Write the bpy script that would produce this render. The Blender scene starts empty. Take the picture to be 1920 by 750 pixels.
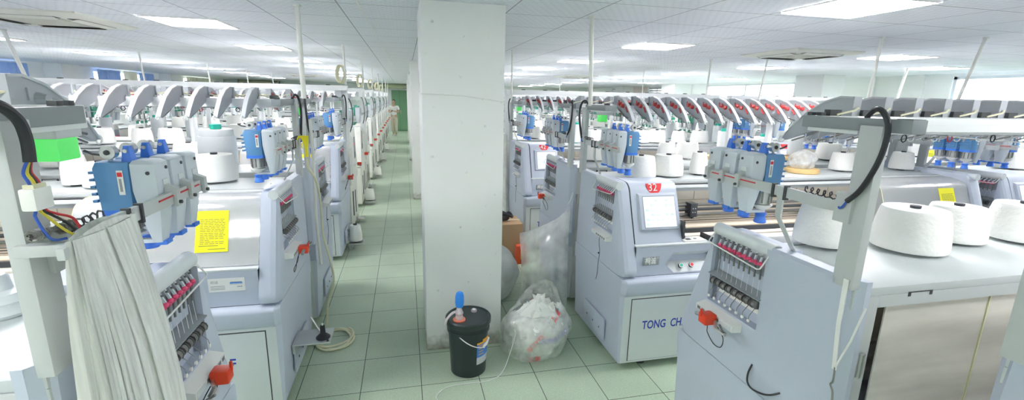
import bpy, bmesh, math, random
from mathutils import Vector, Matrix
from mathutils.bvhtree import BVHTree
random.seed(7)
SC = bpy.context.scene
COL = SC.collection
PI = math.pi

# ------------------------------------------------------------------ materials
def mat(name, col, rough=.5, metal=0., noise=0., nscale=8., emit=None, estr=0., spec=.5, bump=0.):
    m = bpy.data.materials.new(name); m.use_nodes = True
    nt = m.node_tree; b = nt.nodes['Principled BSDF']
    b.inputs['Base Color'].default_value = (*col, 1); b.inputs['Roughness'].default_value = rough
    b.inputs['Metallic'].default_value = metal; b.inputs['Specular IOR Level'].default_value = spec
    if noise > 0 or bump > 0:
        tc = nt.nodes.new('ShaderNodeTexCoord'); nz = nt.nodes.new('ShaderNodeTexNoise')
        nz.inputs['Scale'].default_value = nscale; nz.inputs['Detail'].default_value = 4
        nt.links.new(tc.outputs['Object'], nz.inputs['Vector'])
        if noise > 0:
            mx = nt.nodes.new('ShaderNodeMix'); mx.data_type = 'RGBA'
            mx.inputs[6].default_value = (*[c * (1 - noise) for c in col], 1); mx.inputs[7].default_value = (*[min(1, c * (1 + noise * .6)) for c in col], 1)
            nt.links.new(nz.outputs['Fac'], mx.inputs[0]); nt.links.new(mx.outputs[2], b.inputs['Base Color'])
        if bump > 0:
            bp = nt.nodes.new('ShaderNodeBump'); bp.inputs['Strength'].default_value = bump; bp.inputs['Distance'].default_value = .01
            nt.links.new(nz.outputs['Fac'], bp.inputs['Height']); nt.links.new(bp.outputs['Normal'], b.inputs['Normal'])
    if emit:
        b.inputs['Emission Color'].default_value = (*emit, 1); b.inputs['Emission Strength'].default_value = estr
    return m

def clear_mat(name, col, t=.6, gl=.12, rough=.08, tint=(1, 1, 1), noise=0., nscale=6., stretch=None, bump=.15):
    """clear sheet: part see-through, part milky, part gloss"""
    m = bpy.data.materials.new(name); m.use_nodes = True; nt = m.node_tree
    nt.nodes.remove(nt.nodes['Principled BSDF']); out = nt.nodes['Material Output']
    tr = nt.nodes.new('ShaderNodeBsdfTransparent'); tr.inputs[0].default_value = (*tint, 1)
    df = nt.nodes.new('ShaderNodeBsdfDiffuse'); df.inputs[0].default_value = (*col, 1)
    g = nt.nodes.new('ShaderNodeBsdfGlossy'); g.inputs['Roughness'].default_value = rough
    a = nt.nodes.new('ShaderNodeMixShader'); b = nt.nodes.new('ShaderNodeMixShader')
    a.inputs[0].default_value = 1 - t; b.inputs[0].default_value = gl
    nt.links.new(tr.outputs[0], a.inputs[1]); nt.links.new(df.outputs[0], a.inputs[2])
    nt.links.new(a.outputs[0], b.inputs[1]); nt.links.new(g.outputs[0], b.inputs[2])
    if noise > 0:
        tc = nt.nodes.new('ShaderNodeTexCoord'); nz = nt.nodes.new('ShaderNodeTexNoise'); nz.inputs['Scale'].default_value = nscale
        nz.inputs['Detail'].default_value = 5
        mr = nt.nodes.new('ShaderNodeMapRange'); mr.inputs[1].default_value = .3; mr.inputs[2].default_value = .7
        mr.inputs[3].default_value = max(0, 1 - t - noise); mr.inputs[4].default_value = min(1, 1 - t + noise)
        mp = nt.nodes.new('ShaderNodeMapping'); mp.inputs['Scale'].default_value = stretch or (1, 1, 1); nt.links.new(tc.outputs['Object'], mp.inputs[0]); nt.links.new(mp.outputs[0], nz.inputs['Vector']); nt.links.new(nz.outputs['Fac'], mr.inputs[0])
        nt.links.new(mr.outputs[0], a.inputs[0])
        bp = nt.nodes.new('ShaderNodeBump'); bp.inputs['Strength'].default_value = bump; bp.inputs['Distance'].default_value = .02
        nt.links.new(nz.outputs['Fac'], bp.inputs['Height']); nt.links.new(bp.outputs[0], g.inputs['Normal']); nt.links.new(bp.outputs[0], df.inputs['Normal'])
    nt.links.new(b.outputs[0], out.inputs[0])
    return m

M = {}
M['paint'] = mat('machine_paint', (.50, .55, .65), .42, noise=.03, nscale=3)
M['paint_light'] = mat('machine_paint_light', (.68, .72, .735), .42, noise=.03, nscale=3)
M['cream'] = mat('cream_paint', (.80, .80, .76), .45, noise=.04, nscale=3)
M['top'] = mat('worktop_paint', (.53, .57, .575), .38, noise=.03, nscale=4)
M['post'] = mat('post_paint', (.52, .545, .55), .4, noise=.05, nscale=5)
M['rail'] = mat('rail_paint', (.80, .82, .83), .4, noise=.03)
M['cap'] = mat('cap_grey', (.25, .275, .295), .45, noise=.04)
M['arm'] = mat('arm_plastic', (.43, .455, .49), .45, noise=.03)
M['arm_rim'] = mat('arm_rim', (.56, .58, .61), .45)
M['plastic'] = mat('feeder_grey', (.60, .65, .71), .4)
M['white'] = mat('white_plastic', (.82, .82, .80), .45)
M['yarn'] = mat('yarn_white', (.88, .88, .85), .9, noise=.03, nscale=60, bump=.25)
M['yarn2'] = mat('yarn_silver', (.74, .77, .79), .6, noise=.04, nscale=40)
M['core'] = mat('core_black', (.03, .035, .05), .5)
M['dark'] = mat('dark_part', (.05, .055, .06), .5)
M['seam'] = mat('seam_dark', (.06, .065, .07), .8)
M['grey'] = mat('mid_grey', (.28, .31, .33), .45)
M['recess'] = mat('recess_grey', (.27, .30, .35), .5)
M['steel'] = mat('steel', (.62, .63, .63), .3, .9)
M['steel_dark'] = mat('steel_dark', (.25, .25, .24), .4, .7)
M['beige'] = mat('beige_panel', (.84, .77, .66), .5, noise=.06, nscale=4)
M['tan'] = mat('tan_bar', (.55, .46, .36), .5)
M['blue'] = mat('motor_blue', (.10, .27, .52), .4)
M['teal_blue'] = mat('motor_teal_blue', (.03, .23, .36), .4)
M['bright_blue'] = mat('bright_blue', (.05, .20, .75), .4)
M['pink'] = mat('pink_bead', (.80, .08, .20), .35)
M['red'] = mat('red_disc', (.55, .05, .05), .35)
M['orange'] = mat('orange_red_clip', (.80, .06, .02), .35)
M['green'] = mat('feeder_green', (.05, .30, .20), .4)
M['green_cap'] = mat('green_cap', (.02, .48, .36), .5)
M['lamp_green'] = mat('lamp_green', (.04, .42, .08), .4, emit=(.16, 1, .20), estr=.13)
M['lamp_core'] = mat('lamp_core', (.8, 1, .8), .4, emit=(.6, 1, .65), estr=.8)
M['yellow'] = mat('yellow_paper', (.92, .86, .01), .6)
M['ink'] = mat('ink', (.05, .05, .04), .7)
M['ink_soft'] = mat('ink_soft', (.30, .29, .06), .7)
M['ink_grey'] = mat('ink_grey', (.35, .36, .38), .7)
M['ink_blue'] = mat('ink_blue', (.03, .06, .45), .6)
M['ink_purple'] = mat('ink_purple', (.30, .28, .60), .6)
M['ink_red'] = mat('ink_red', (.72, .12, .14), .6)
M['badge'] = mat('badge_red', (.75, .03, .04), .45)
M['screen'] = mat('screen_glow', (.6, .7, .85), .2, emit=(.80, .90, 1.), estr=.19)
M['icon'] = mat('screen_icon', (.42, .55, .82), .3, emit=(.55, .72, 1.), estr=.13)
M['wood'] = mat('wood_disc', (.72, .50, .22), .6, noise=.15, nscale=12)
M['cable'] = mat('cable_black', (.02, .022, .028), .45)
M['hose'] = mat('hose_cream', (.72, .70, .50), .5)
M['wire_white'] = mat('wire_white', (.8, .8, .78), .5)
M['wire_red'] = mat('wire_red', (.6, .03, .04), .5)
M['wire_blue'] = mat('wire_blue', (.03, .10, .45), .5)
M['wire_yellow'] = mat('wire_yellow', (.7, .6, .05), .5)
M['acrylic'] = clear_mat('cover_acrylic', (.80, .82, .84), .62, .14, .1)
M['acrylic_back'] = clear_mat('back_acrylic', (.97, .94, .87), .28, .14, .12, noise=.18, nscale=1, stretch=(1.2, 1, 7))  # stretched noise paints milky streaks that imitate reflections on the back panels
M['acrylic_edge'] = mat('acrylic_edge', (.72, .70, .45), .3)
M['film'] = clear_mat('film', (.88, .90, .87), .55, .08, .2, noise=.16, nscale=6)
M['film_dense'] = clear_mat('film_dense', (.90, .91, .87), .25, .08, .25, noise=.10, nscale=8)
M['strips'] = clear_mat('strips', (.90, .91, .88), .25, .10, .22, noise=.12, nscale=1, stretch=(60, 60, 2.5), bump=.12)
M['bagfilm'] = clear_mat('bag_film', (.93, .94, .92), .62, .12, .18, noise=.14, nscale=12, bump=.25)
M['glass'] = clear_mat('window_glass', (.9, .9, .9), .95, .04, .02)
M['stuffing'] = mat('white_scraps', (.92, .93, .89), .85, noise=.08, nscale=20)
M['card'] = mat('cardboard', (.52, .34, .19), .8, noise=.1, nscale=6)
M['tape'] = mat('parcel_tape', (.62, .50, .34), .3)
M['redbox'] = mat('red_card', (.75, .10, .04), .5)
M['bucket'] = mat('bucket_black', (.018, .03, .032), .35)
M['pump_blue'] = mat('pump_blue', (.03, .25, .80), .35)
M['pump_clear'] = clear_mat('pump_clear', (.8, .72, .74), .4, .12, .15)
M['coral'] = mat('coral_collar', (.85, .25, .15), .45)
M['label_blue'] = mat('label_blue', (.04, .20, .62), .4)
M['label_orange'] = mat('label_orange', (.9, .42, .03), .4)
M['label_grey'] = mat('label_grey', (.58, .60, .62), .4)
M['gun'] = mat('gun_yellow', (.90, .78, .02), .4)
M['skin'] = mat('skin', (.55, .33, .23), .5)
M['hair'] = mat('hair', (.015, .012, .01), .6)
M['shirt'] = mat('shirt_white', (.85, .85, .86), .8)
M['trousers'] = mat('trousers_beige', (.70, .62, .52), .8)
M['shoe'] = mat('shoe_pale', (.6, .6, .6), .6)
M['door_green'] = mat('door_green', (.13, .28, .16), .5, noise=.08, nscale=2)
M['shutter'] = mat('shutter_khaki', (.45, .47, .34), .5)
M['alu'] = mat('window_alu', (.60, .63, .66), .4)
M['curtain_blue'] = mat('curtain_blue', (.30, .45, .80), .8, emit=None)
M['curtain_cream'] = mat('curtain_cream', (.85, .84, .70), .8)
M['teal'] = mat('teal_panel', (.10, .55, .48), .5)
M['louvre'] = mat('louvre_grey', (.45, .46, .48), .5)
M['ac'] = mat('ac_cream', (.80, .80, .73), .45)
M['ac_grille'] = mat('ac_grille', (.55, .56, .48), .6)
M['lightpanel'] = mat('lightpanel', (1, 1, 1), .5, emit=(1., .975, .99), estr=11)
M['light_frame'] = mat('light_frame', (.85, .85, .85), .4)
M['conduit'] = mat('conduit_white', (.80, .80, .76), .4)

def link(nt, a, b): nt.links.new(a, b)
def tile_floor():
    m = bpy.data.materials.new('floor_tiles'); m.use_nodes = True; nt = m.node_tree; b = nt.nodes['Principled BSDF']
    tc = nt.nodes.new('ShaderNodeTexCoord'); mp = nt.nodes.new('ShaderNodeMapping')
    mp.inputs['Location'].default_value = (.3406 + 40, -2.8446 + 40, 0)
    br = nt.nodes.new('ShaderNodeTexBrick'); br.offset = 0; br.squash = 1
    br.inputs['Scale'].default_value = 1; br.inputs['Brick Width'].default_value = .4; br.inputs['Row Height'].default_value = .4
    br.inputs['Mortar Size'].default_value = .0028; br.inputs['Mortar Smooth'].default_value = .2; br.inputs['Bias'].default_value = 0
    br.inputs['Color1'].default_value = (.46, .57, .43, 1); br.inputs['Color2'].default_value = (.50, .61, .47, 1); br.inputs['Mortar'].default_value = (.055, .06, .045, 1)
    nz = nt.nodes.new('ShaderNodeTexNoise'); nz.inputs['Scale'].default_value = 90; nz.inputs['Detail'].default_value = 3
    n2 = nt.nodes.new('ShaderNodeTexNoise'); n2.inputs['Scale'].default_value = 1.6; n2.inputs['Detail'].default_value = 4
    mx = nt.nodes.new('ShaderNodeMix'); mx.data_type = 'RGBA'; mx.blend_type = 'MULTIPLY'; mx.inputs[0].default_value = 1
    ad = nt.nodes.new('ShaderNodeMath'); ad.operation = 'ADD'
    mr = nt.nodes.new('ShaderNodeMapRange'); mr.inputs[1].default_value = .6; mr.inputs[2].default_value = 1.4; mr.inputs[3].default_value = .78; mr.inputs[4].default_value = 1.12
    link(nt, tc.outputs['Object'], mp.inputs[0]); link(nt, mp.outputs[0], br.inputs['Vector'])
    link(nt, tc.outputs['Object'], nz.inputs['Vector']); link(nt, tc.outputs['Object'], n2.inputs['Vector'])
    link(nt, nz.outputs['Fac'], ad.inputs[0]); link(nt, n2.outputs['Fac'], ad.inputs[1]); link(nt, ad.outputs[0], mr.inputs[0])
    link(nt, br.outputs['Color'], mx.inputs[6]); link(nt, mr.outputs[0], mx.inputs[7]); link(nt, mx.outputs[2], b.inputs['Base Color'])
    b.inputs['Roughness'].default_value = .33; b.inputs['Specular IOR Level'].default_value = .45
    return m
def tile_ceiling():
    m = bpy.data.materials.new('ceiling_tiles'); m.use_nodes = True; nt = m.node_tree; b = nt.nodes['Principled BSDF']
    tc = nt.nodes.new('ShaderNodeTexCoord'); mp = nt.nodes.new('ShaderNodeMapping')
    mp.inputs['Location'].default_value = (2.2361 + 60, -2.393 + 60, 0)
    def brick(w, h, mo, c1, c2, cm):
        br = nt.nodes.new('ShaderNodeTexBrick'); br.offset = 0; br.squash = 1
        br.inputs['Scale'].default_value = 1; br.inputs['Brick Width'].default_value = w; br.inputs['Row Height'].default_value = h
        br.inputs['Mortar Size'].default_value = mo; br.inputs['Mortar Smooth'].default_value = .3
        br.inputs['Color1'].default_value = c1; br.inputs['Color2'].default_value = c2; br.inputs['Mortar'].default_value = cm
        link(nt, mp.outputs[0], br.inputs['Vector']); return br
    link(nt, tc.outputs['Object'], mp.inputs[0])
    a = brick(.6, .6, .005, (.86, .885, .94, 1), (.88, .90, .95, 1), (.36, .38, .40, 1))
    c = brick(.06, .05, .012, (1, 1, 1, 1), (.96, .96, .96, 1), (.86, .87, .88, 1)); c.offset = .5
    mx = nt.nodes.new('ShaderNodeMix'); mx.data_type = 'RGBA'; mx.blend_type = 'MULTIPLY'; mx.inputs[0].default_value = .7
    link(nt, a.outputs['Color'], mx.inputs[6]); link(nt, c.outputs['Color'], mx.inputs[7]); link(nt, mx.outputs[2], b.inputs['Base Color'])
    b.inputs['Roughness'].default_value = .6; b.inputs['Specular IOR Level'].default_value = .2
    return m
def wall_paint(name, col, scuff=.12, foot=False):
    m = bpy.data.materials.new(name); m.use_nodes = True; nt = m.node_tree; b = nt.nodes['Principled BSDF']
    tc = nt.nodes.new('ShaderNodeTexCoord'); n1 = nt.nodes.new('ShaderNodeTexNoise'); n1.inputs['Scale'].default_value = 2.2; n1.inputs['Detail'].default_value = 6
    n2 = nt.nodes.new('ShaderNodeTexNoise'); n2.inputs['Scale'].default_value = 16; n2.inputs['Detail'].default_value = 5
    cr = nt.nodes.new('ShaderNodeValToRGB'); cr.color_ramp.elements[0].position = .68; cr.color_ramp.elements[1].position = .76
    cr.color_ramp.elements[0].color = (0, 0, 0, 1); cr.color_ramp.elements[1].color = (1, 1, 1, 1)
    mx = nt.nodes.new('ShaderNodeMix'); mx.data_type = 'RGBA'; mx.inputs[6].default_value = (*[c * .94 for c in col], 1); mx.inputs[7].default_value = (*col, 1)
    m2 = nt.nodes.new('ShaderNodeMix'); m2.data_type = 'RGBA'; m2.inputs[7].default_value = (*[c * (1 - scuff * 3) for c in col], 1)
    ml = nt.nodes.new('ShaderNodeMath'); ml.operation = 'MULTIPLY'; ml.inputs[1].default_value = .8
    link(nt, tc.outputs['Object'], n1.inputs['Vector']); link(nt, tc.outputs['Object'], n2.inputs['Vector'])
    link(nt, n1.outputs['Fac'], mx.inputs[0]); link(nt, n2.outputs['Fac'], cr.inputs[0]); link(nt, cr.outputs[0], ml.inputs[0])
    link(nt, ml.outputs[0], m2.inputs[0]); link(nt, mx.outputs[2], m2.inputs[6]); link(nt, m2.outputs[2], b.inputs['Base Color'])
    if foot:
        sp = nt.nodes.new('ShaderNodeSeparateXYZ'); link(nt, tc.outputs['Object'], sp.inputs[0]); mr = nt.nodes.new('ShaderNodeMapRange')
        mr.inputs[1].default_value = .0; mr.inputs[2].default_value = .22; mr.inputs[3].default_value = .75; mr.inputs[4].default_value = -.35
        ad = nt.nodes.new('ShaderNodeMath'); ad.operation = 'ADD'; ad.use_clamp = True; mu = nt.nodes.new('ShaderNodeMath'); mu.operation = 'MULTIPLY_ADD'; mu.inputs[1].default_value = 1.6; mu.inputs[2].default_value = -.8
        link(nt, sp.outputs['Z'], mr.inputs[0]); link(nt, n2.outputs['Fac'], mu.inputs[0]); link(nt, mr.outputs[0], ad.inputs[0]); link(nt, mu.outputs[0], ad.inputs[1])
        m3 = nt.nodes.new('ShaderNodeMix'); m3.data_type = 'RGBA'; m3.inputs[7].default_value = (.30, .27, .21, 1); link(nt, ad.outputs[0], m3.inputs[0]); link(nt, m2.outputs[2], m3.inputs[6]); link(nt, m3.outputs[2], b.inputs['Base Color'])
    b.inputs['Roughness'].default_value = .7; b.inputs['Specular IOR Level'].default_value = .25
    return m
M['floor'] = tile_floor(); M['ceiling'] = tile_ceiling()
M['wall'] = wall_paint('wall_paint', (.80, .82, .81), .05); M['pillar'] = wall_paint('pillar_paint', (.91, .91, .905), .12, True)
M['farwall'] = wall_paint('far_wall_paint', (.62, .67, .68), .05); M['pinkwall'] = wall_paint('pink_wall', (.72, .64, .60), .04)

# ------------------------------------------------------------------ mesh builder
class MB:
    def __init__(s, fx=None): s.v = []; s.f = []; s.m = []; s.mats = []; s.fx = fx
    def mi(s, m):
        if m not in s.mats: s.mats.append(m)
        return s.mats.index(m)
    def add(s, vs, fs, m):
        o = len(s.v); k = s.mi(m)
        for p in vs:
            p = tuple(p); s.v.append(s.fx(p) if s.fx else p)
        for f in fs: s.f.append(tuple(o + i for i in f)); s.m.append(k)
        return s
    def box(s, x0, x1, y0, y1, z0, z1, m, bev=0.):
        if bev <= 0:
            vs = [(x, y, z) for z in (z0, z1) for y in (y0, y1) for x in (x0, x1)]
            return s.add(vs, [(0, 2, 3, 1), (4, 5, 7, 6), (0, 1, 5, 4), (2, 6, 7, 3), (0, 4, 6, 2), (1, 3, 7, 5)], m)
        bm = bmesh.new(); bmesh.ops.create_cube(bm, size=1)
        for v in bm.verts:
            v.co = ((x0 + x1) / 2 + v.co.x * (x1 - x0), (y0 + y1) / 2 + v.co.y * (y1 - y0), (z0 + z1) / 2 + v.co.z * (z1 - z0))
        bmesh.ops.bevel(bm, geom=bm.edges[:], offset=bev, segments=2, affect='EDGES', profile=.6)
        return s.bm(bm, m)
    def bm(s, bm, m):
        bm.verts.index_update()
        s.add([v.co[:] for v in bm.verts], [tuple(v.index for v in f.verts) for f in bm.faces], m); bm.free(); return s
    def loft(s, loops, m, cap=True, closed=True):
        n = len(loops[0]); vs = [p for l in loops for p in l]; fs = []
        for a in range(len(loops) - 1):
            for i in range(n if closed else n - 1):
                j = (i + 1) % n; fs.append((a * n + i, a * n + j, (a + 1) * n + j, (a + 1) * n + i))
        if cap: fs.append(tuple(range(n - 1, -1, -1))); fs.append(tuple(range((len(loops) - 1) * n, len(loops) * n)))
        return s.add(vs, fs, m)
    def prism_x(s, poly, x0, x1, m): return s.loft([[(x0, y, z) for y, z in poly], [(x1, y, z) for y, z in poly]], m)
    def prism_y(s, poly, y0, y1, m): return s.loft([[(x, y0, z) for x, z in poly], [(x, y1, z) for x, z in poly]], m)
    def prism_z(s, poly, z0, z1, m): return s.loft([[(x, y, z0) for x, y in poly], [(x, y, z1) for x, y in poly]], m)
    def tube(s, pts, r, m, n=6, cap=True):
        pts = [Vector(p) for p in pts]; loops = []; up = None
        for i, p in enumerate(pts):
            d = (pts[min(i + 1, len(pts) - 1)] - pts[max(i - 1, 0)]).normalized()
            if up is None: up = Vector((0, 0, 1)) if abs(d.z) < .9 else Vector((1, 0, 0))
            a = d.cross(up).normalized(); b = a.cross(d).normalized(); up = b
            rr = r[i] if isinstance(r, (list, tuple)) else r
            loops.append([tuple(p + (a * math.cos(t) + b * math.sin(t)) * rr) for t in [2 * PI * k / n for k in range(n)]])
        return s.loft(loops, m, cap)
    def cyl(s, p0, p1, r0, m, r1=None, n=14): return s.tube([p0, p1], [r0, r0 if r1 is None else r1], m, n)
    def lathe(s, prof, m, c=(0, 0, 0), n=20):
        loops = [[(c[0] + r * math.cos(2 * PI * k / n), c[1] + r * math.sin(2 * PI * k / n), c[2] + z) for k in range(n)] for r, z in prof]
        return s.loft(loops, m)
    def ball(s, c, r, m, u=10, v=7, sc=(1, 1, 1)):
        prof = [(max(1e-4, math.sin(PI * k / v)) * r, -math.cos(PI * k / v) * r) for k in range(v + 1)]
        loops = [[(c[0] + a * math.cos(2 * PI * k / u) * sc[0], c[1] + a * math.sin(2 * PI * k / u) * sc[1], c[2] + z * sc[2]) for k in range(u)] for a, z in prof]
        return s.loft(loops, m)
    def mesh(s, name):
        me = bpy.data.meshes.new(name); me.from_pydata(s.v, [], s.f)
        for m in s.mats: me.materials.append(M[m] if isinstance(m, str) else m)
        me.polygons.foreach_set('material_index', s.m)
        bm = bmesh.new(); bm.from_mesh(me); bmesh.ops.recalc_face_normals(bm, faces=bm.faces[:]); bm.to_mesh(me); bm.free()
        me.polygons.foreach_set('use_smooth', [True] * len(me.polygons)); me.set_sharp_from_angle(angle=math.radians(34)); me.update()
        return me
    def build(s, name, parent=None, loc=None, rot=None, rename=None):
        o = bpy.data.objects.new(name, s.mesh(name)); COL.objects.link(o)
        if parent: o.parent = parent
        if loc: o.location = loc
        if rot: o.rotation_euler = rot
        return o

def tag(o, label, cat, group=None):
    o['label'] = label; o['category'] = cat
    if group: o['group'] = group
    return o
def empty(name, loc=(0, 0, 0), rz=0.):
    o = bpy.data.objects.new(name, None); o.empty_display_size = .1; COL.objects.link(o); o.location = loc; o.rotation_euler = (0, 0, rz); return o
def struct(o): o['kind'] = 'structure'; return o
KIDS = {}
def kids(o): return list(o.children)
def copy_tree(o, parent=None, skip=()):
    c = o.copy(); COL.objects.link(c)
    if parent: c.parent = parent
    for ch in kids(o):
        if ch.name.split('.')[0] in skip or ch.get('_opt') in skip: continue
        copy_tree(ch, c, skip)
    return c

def text_mesh(txt, size, m, ext=.001, align='LEFT', shear=0., bold=0.):
    cu = bpy.data.curves.new('t', 'FONT'); cu.body = txt; cu.size = size; cu.extrude = ext; cu.align_x = align; cu.shear = shear; cu.resolution_u = 3; cu.offset = bold
    o = bpy.data.objects.new('t', cu); COL.objects.link(o)
    dg = bpy.context.evaluated_depsgraph_get(); dg.update()
    me = bpy.data.meshes.new_from_object(o.evaluated_get(dg)); COL.objects.unlink(o); bpy.data.objects.remove(o)
    me.materials.clear(); me.materials.append(M[m]); me.name = 'lettering'
    return me
def text(name, txt, size, m, parent, loc, rot, sx=1., ext=.001, align='LEFT', shear=0., bold=0.):
    o = bpy.data.objects.new(name, text_mesh(txt, size, m, ext, align, shear, bold)); COL.objects.link(o)
    if parent: o.parent = parent
    o.location = loc; o.rotation_euler = rot; o.scale = (sx, 1, 1); return o

def rpoly(pts, rad, n=4):
    """round the corners of a 2D polygon; rad is one number or a list"""
    out = []; N = len(pts)
    for i, p in enumerate(pts):
        r = rad[i] if isinstance(rad, (list, tuple)) else rad
        p = Vector(p); a = Vector(pts[i - 1]); b = Vector(pts[(i + 1) % N])
        if r <= 0: out.extend([tuple(p)] * (n + 1) if False else [tuple(p)]); continue
        u = (a - p).normalized(); w = (b - p).normalized(); r = min(r, (a - p).length * .49, (b - p).length * .49)
        s0 = p + u * r; s1 = p + w * r
        for k in range(n + 1):
            t = k / n; q = s0 * (1 - t) ** 2 + p * 2 * t * (1 - t) + s1 * t * t; out.append(tuple(q))
    return out
def bez(p0, p1, p2, p3, n=10):
    p0, p1, p2, p3 = map(Vector, (p0, p1, p2, p3)); o = []
    for k in range(n + 1):
        t = k / n; o.append(tuple(p0 * (1 - t) ** 3 + p1 * 3 * t * (1 - t) ** 2 + p2 * 3 * t * t * (1 - t) + p3 * t ** 3))
    return o
def spline(pts, n=5):
    pts = [Vector(p) for p in pts]; o = []
    for i in range(len(pts) - 1):
        a = pts[max(i - 1, 0)]; b = pts[i]; c = pts[i + 1]; d = pts[min(i + 2, len(pts) - 1)]
        for k in range(n):
            t = k / n; o.append(tuple(.5 * ((2 * b) + (c - a) * t + (2 * a - 5 * b + 4 * c - d) * t * t + (3 * b - a - 3 * c + d) * t ** 3)))
    o.append(tuple(pts[-1])); return o
# ------------------------------------------------------------------ flat knitting machine (front faces -y, console at x = 0 end)
L = 3.45; DEP = .92; WT = 1.33
FX = {'l': None, 'r': (lambda p: (L - p[0], p[1], p[2]))}
SL = .25 / .64                                   # lean of the front
def opt(o, k): o['_opt'] = k; return o
def thread_tensioner(mb, y):
    mb.tube([(.035, y - .012, 1.335), (.002, y + .006, 1.285)], .0055, 'plastic', 5)
    mb.tube([(.012, y, 1.31), (.012, y + .004, 1.205)], .0042, 'steel_dark', 5)
    mb.ball((.004, y + .004, 1.276), .0105, 'pink', 8, 6); mb.ball((.006, y + .011, 1.268), .0075, 'pink', 8, 6)
    mb.tube([(.012, y + .004, 1.205), (.004, y + .01, 1.13)], .0011, 'wire_white', 4)
def end_assembly(root, side):
    fx = FX[side]
    base = rpoly([(-.035, .722), (.215, 1.362), (.92, 1.362), (.92, .722)], [.07, .07, .0, .03])
    h = MB(fx)
    h.prism_x([p for p in base if p[0] < .5] + [(.60, 1.362), (.60, .722)], .045, .105, 'paint'); h.box(.044, .066, .58, .92, .722, 1.362, 'paint')
    fr = rpoly([(-.035, .722), (.20, 1.32), (.20, .722)], [.07, .0, .0], 5)
    def inset(p, d): return (p[0] + d * max(0, min(1, (.2 - p[0]) / .06)), p[1] + (d * .5 if p[1] < .73 and False else 0))
    h.loft([[(.045, *p) for p in fr], [(.018, *inset(p, .008)) for p in fr], [(0, *inset(p, .05)) for p in fr]], 'paint')
    h.box(0, .045, .20, .53, .722, .985, 'paint')
    bk = [(.53, .722), (.53, 1.362), (.92, 1.362), (.92, .722)]; b0 = [(.53, .722), (.53, 1.35), (.84, 1.35), (.88, .722)]
    h.loft([[(.045, *p) for p in bk], [(.012, .53, .722), (.012, .53, 1.362), (.012, .88, 1.362), (.012, .91, .722)], [(0, *p) for p in b0]], 'paint')
    ho = h.build('end_housing', root)
    p = MB(fx); p.box(.030, .0455, .205, .525, 1.215, 1.335, 'recess'); p.box(.03, .046, .235, .525, 1.04, 1.10, 'white')
    p.box(.02, .046, .2, .206, .985, 1.33, 'recess'); p.box(.028, .047, .29, .31, 1.06, 1.07, 'dark'); p.build('recess_plate', ho)
    r = MB(fx); r.cyl((.03, .185, 1.342), (.03, .55, 1.342), .03, 'paint_light', n=18); r.cyl((.03, .55, 1.342), (.03, .556, 1.342), .026, 'grey', n=18)
    for k in range(3):
        a = 2 * PI * k / 3; r.cyl((.03 + .015 * math.cos(a), .555, 1.342 + .015 * math.sin(a)), (.03 + .015 * math.cos(a), .558, 1.342 + .015 * math.sin(a)), .004, 'paint_light', n=6)
    r.build('roller', root)
    for k in range(9):
        t = MB(fx); thread_tensioner(t, .235 + k * .0325); t.build('yarn_tensioner', root)
    g = MB(fx); g.tube([(.01, .195, 1.335), (-.028, .20, 1.288), (-.03, .215, 1.282), (-.03, .52, 1.262), (-.028, .535, 1.268), (.01, .54, 1.335)], .0032, 'wire_white', 6); g.build('wire_guard', root)
    gp = MB(fx); gp.loft([[(-.012, .2, 1.122), (.046, .2, 1.136), (.046, .2, 1.140), (-.012, .2, 1.126)], [(-.012, .535, 1.122), (.046, .535, 1.136), (.046, .535, 1.140), (-.012, .535, 1.126)]], 'grey')
    for k in range(8):
        y = .232 + k * .038
        gp.cyl((-.006, y, 1.098), (-.006, y + .026, 1.098), .018, 'steel_dark', n=10); gp.cyl((-.006, y + .004, 1.098), (-.006, y + .008, 1.098), .0195, 'dark', n=10)
    gp.build('guide_rollers', root)
    e = MB(fx)
    for k in range(8):
        y = .235 + k * .038; e.tube([(.01, y, 1.075), (-.022, y + .006, 1.045), (-.024, y + .006, 1.028)], .0016, 'steel_dark', 4); e.cyl((-.026, y + .006, 1.022), (-.02, y + .006, 1.022), .0075, 'white', n=8)
    e.tube([(.012, .22, 1.075), (.012, .52, 1.075)], .002, 'steel_dark', 4); e.build('thread_eyelets', root)
    s = MB(fx); s.loft([[(0, .19, .93), (-.05, .19, .935), (-.05, .19, .962), (0, .19, .975)], [(0, .45, .93), (-.05, .45, .935), (-.05, .45, .962), (0, .45, .975)]], 'white')
    s.box(-.052, -.049, .2, .44, .937, .96, 'paint_light')
    for k in range(5): s.box(-.0535, -.05, .205 + k * .034, .225 + k * .034, .942, .956, 'steel_dark')
    so = s.build('stop_motion_box', root)
    c = MB(fx); c.box(-.115, -.055, .30, .355, .925, .975, 'orange', .006); c.box(-.12, -.112, .315, .325, .96, .995, 'orange'); c.tube([(-.05, .33, .95), (-.09, .40, .93), (-.09, .46, .935)], .008, 'steel', 6)
    c.tube([(-.09, .25, .94), (-.09, .30, .95)], .01, 'grey', 6); c.tube([(-.08, .43, .935), (-.1, .43, .97)], .005, 'steel_dark', 5); c.tube([(-.08, .45, .935), (-.11, .455, .955)], .005, 'steel_dark', 5)
    opt(c.build('cable_clip', so), 'clip')
    w = MB(fx); w.tube(spline([(-.06, .30, .935), (-.05, .29, .88), (-.03, .27, .84), (-.02, .31, .80), (-.02, .36, .81), (-.03, .38, .87), (-.06, .36, .93)], 4), .0022, 'cable', 5)
    opt(w.build('signal_wire', so), 'clip')
    w = MB(fx); w.tube(spline([(-.02, .36, .935), (-.018, .37, .87), (-.012, .362, .80), (-.02, .36, .70), (-.015, .375, .62), (-.012, .40, .56)], 4), .002, 'cable', 5); w.ball((-.02, .362, .79), .007, 'cable', 6, 5)
    opt(w.build('hanging_wire', so), 'plainwire')
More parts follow.
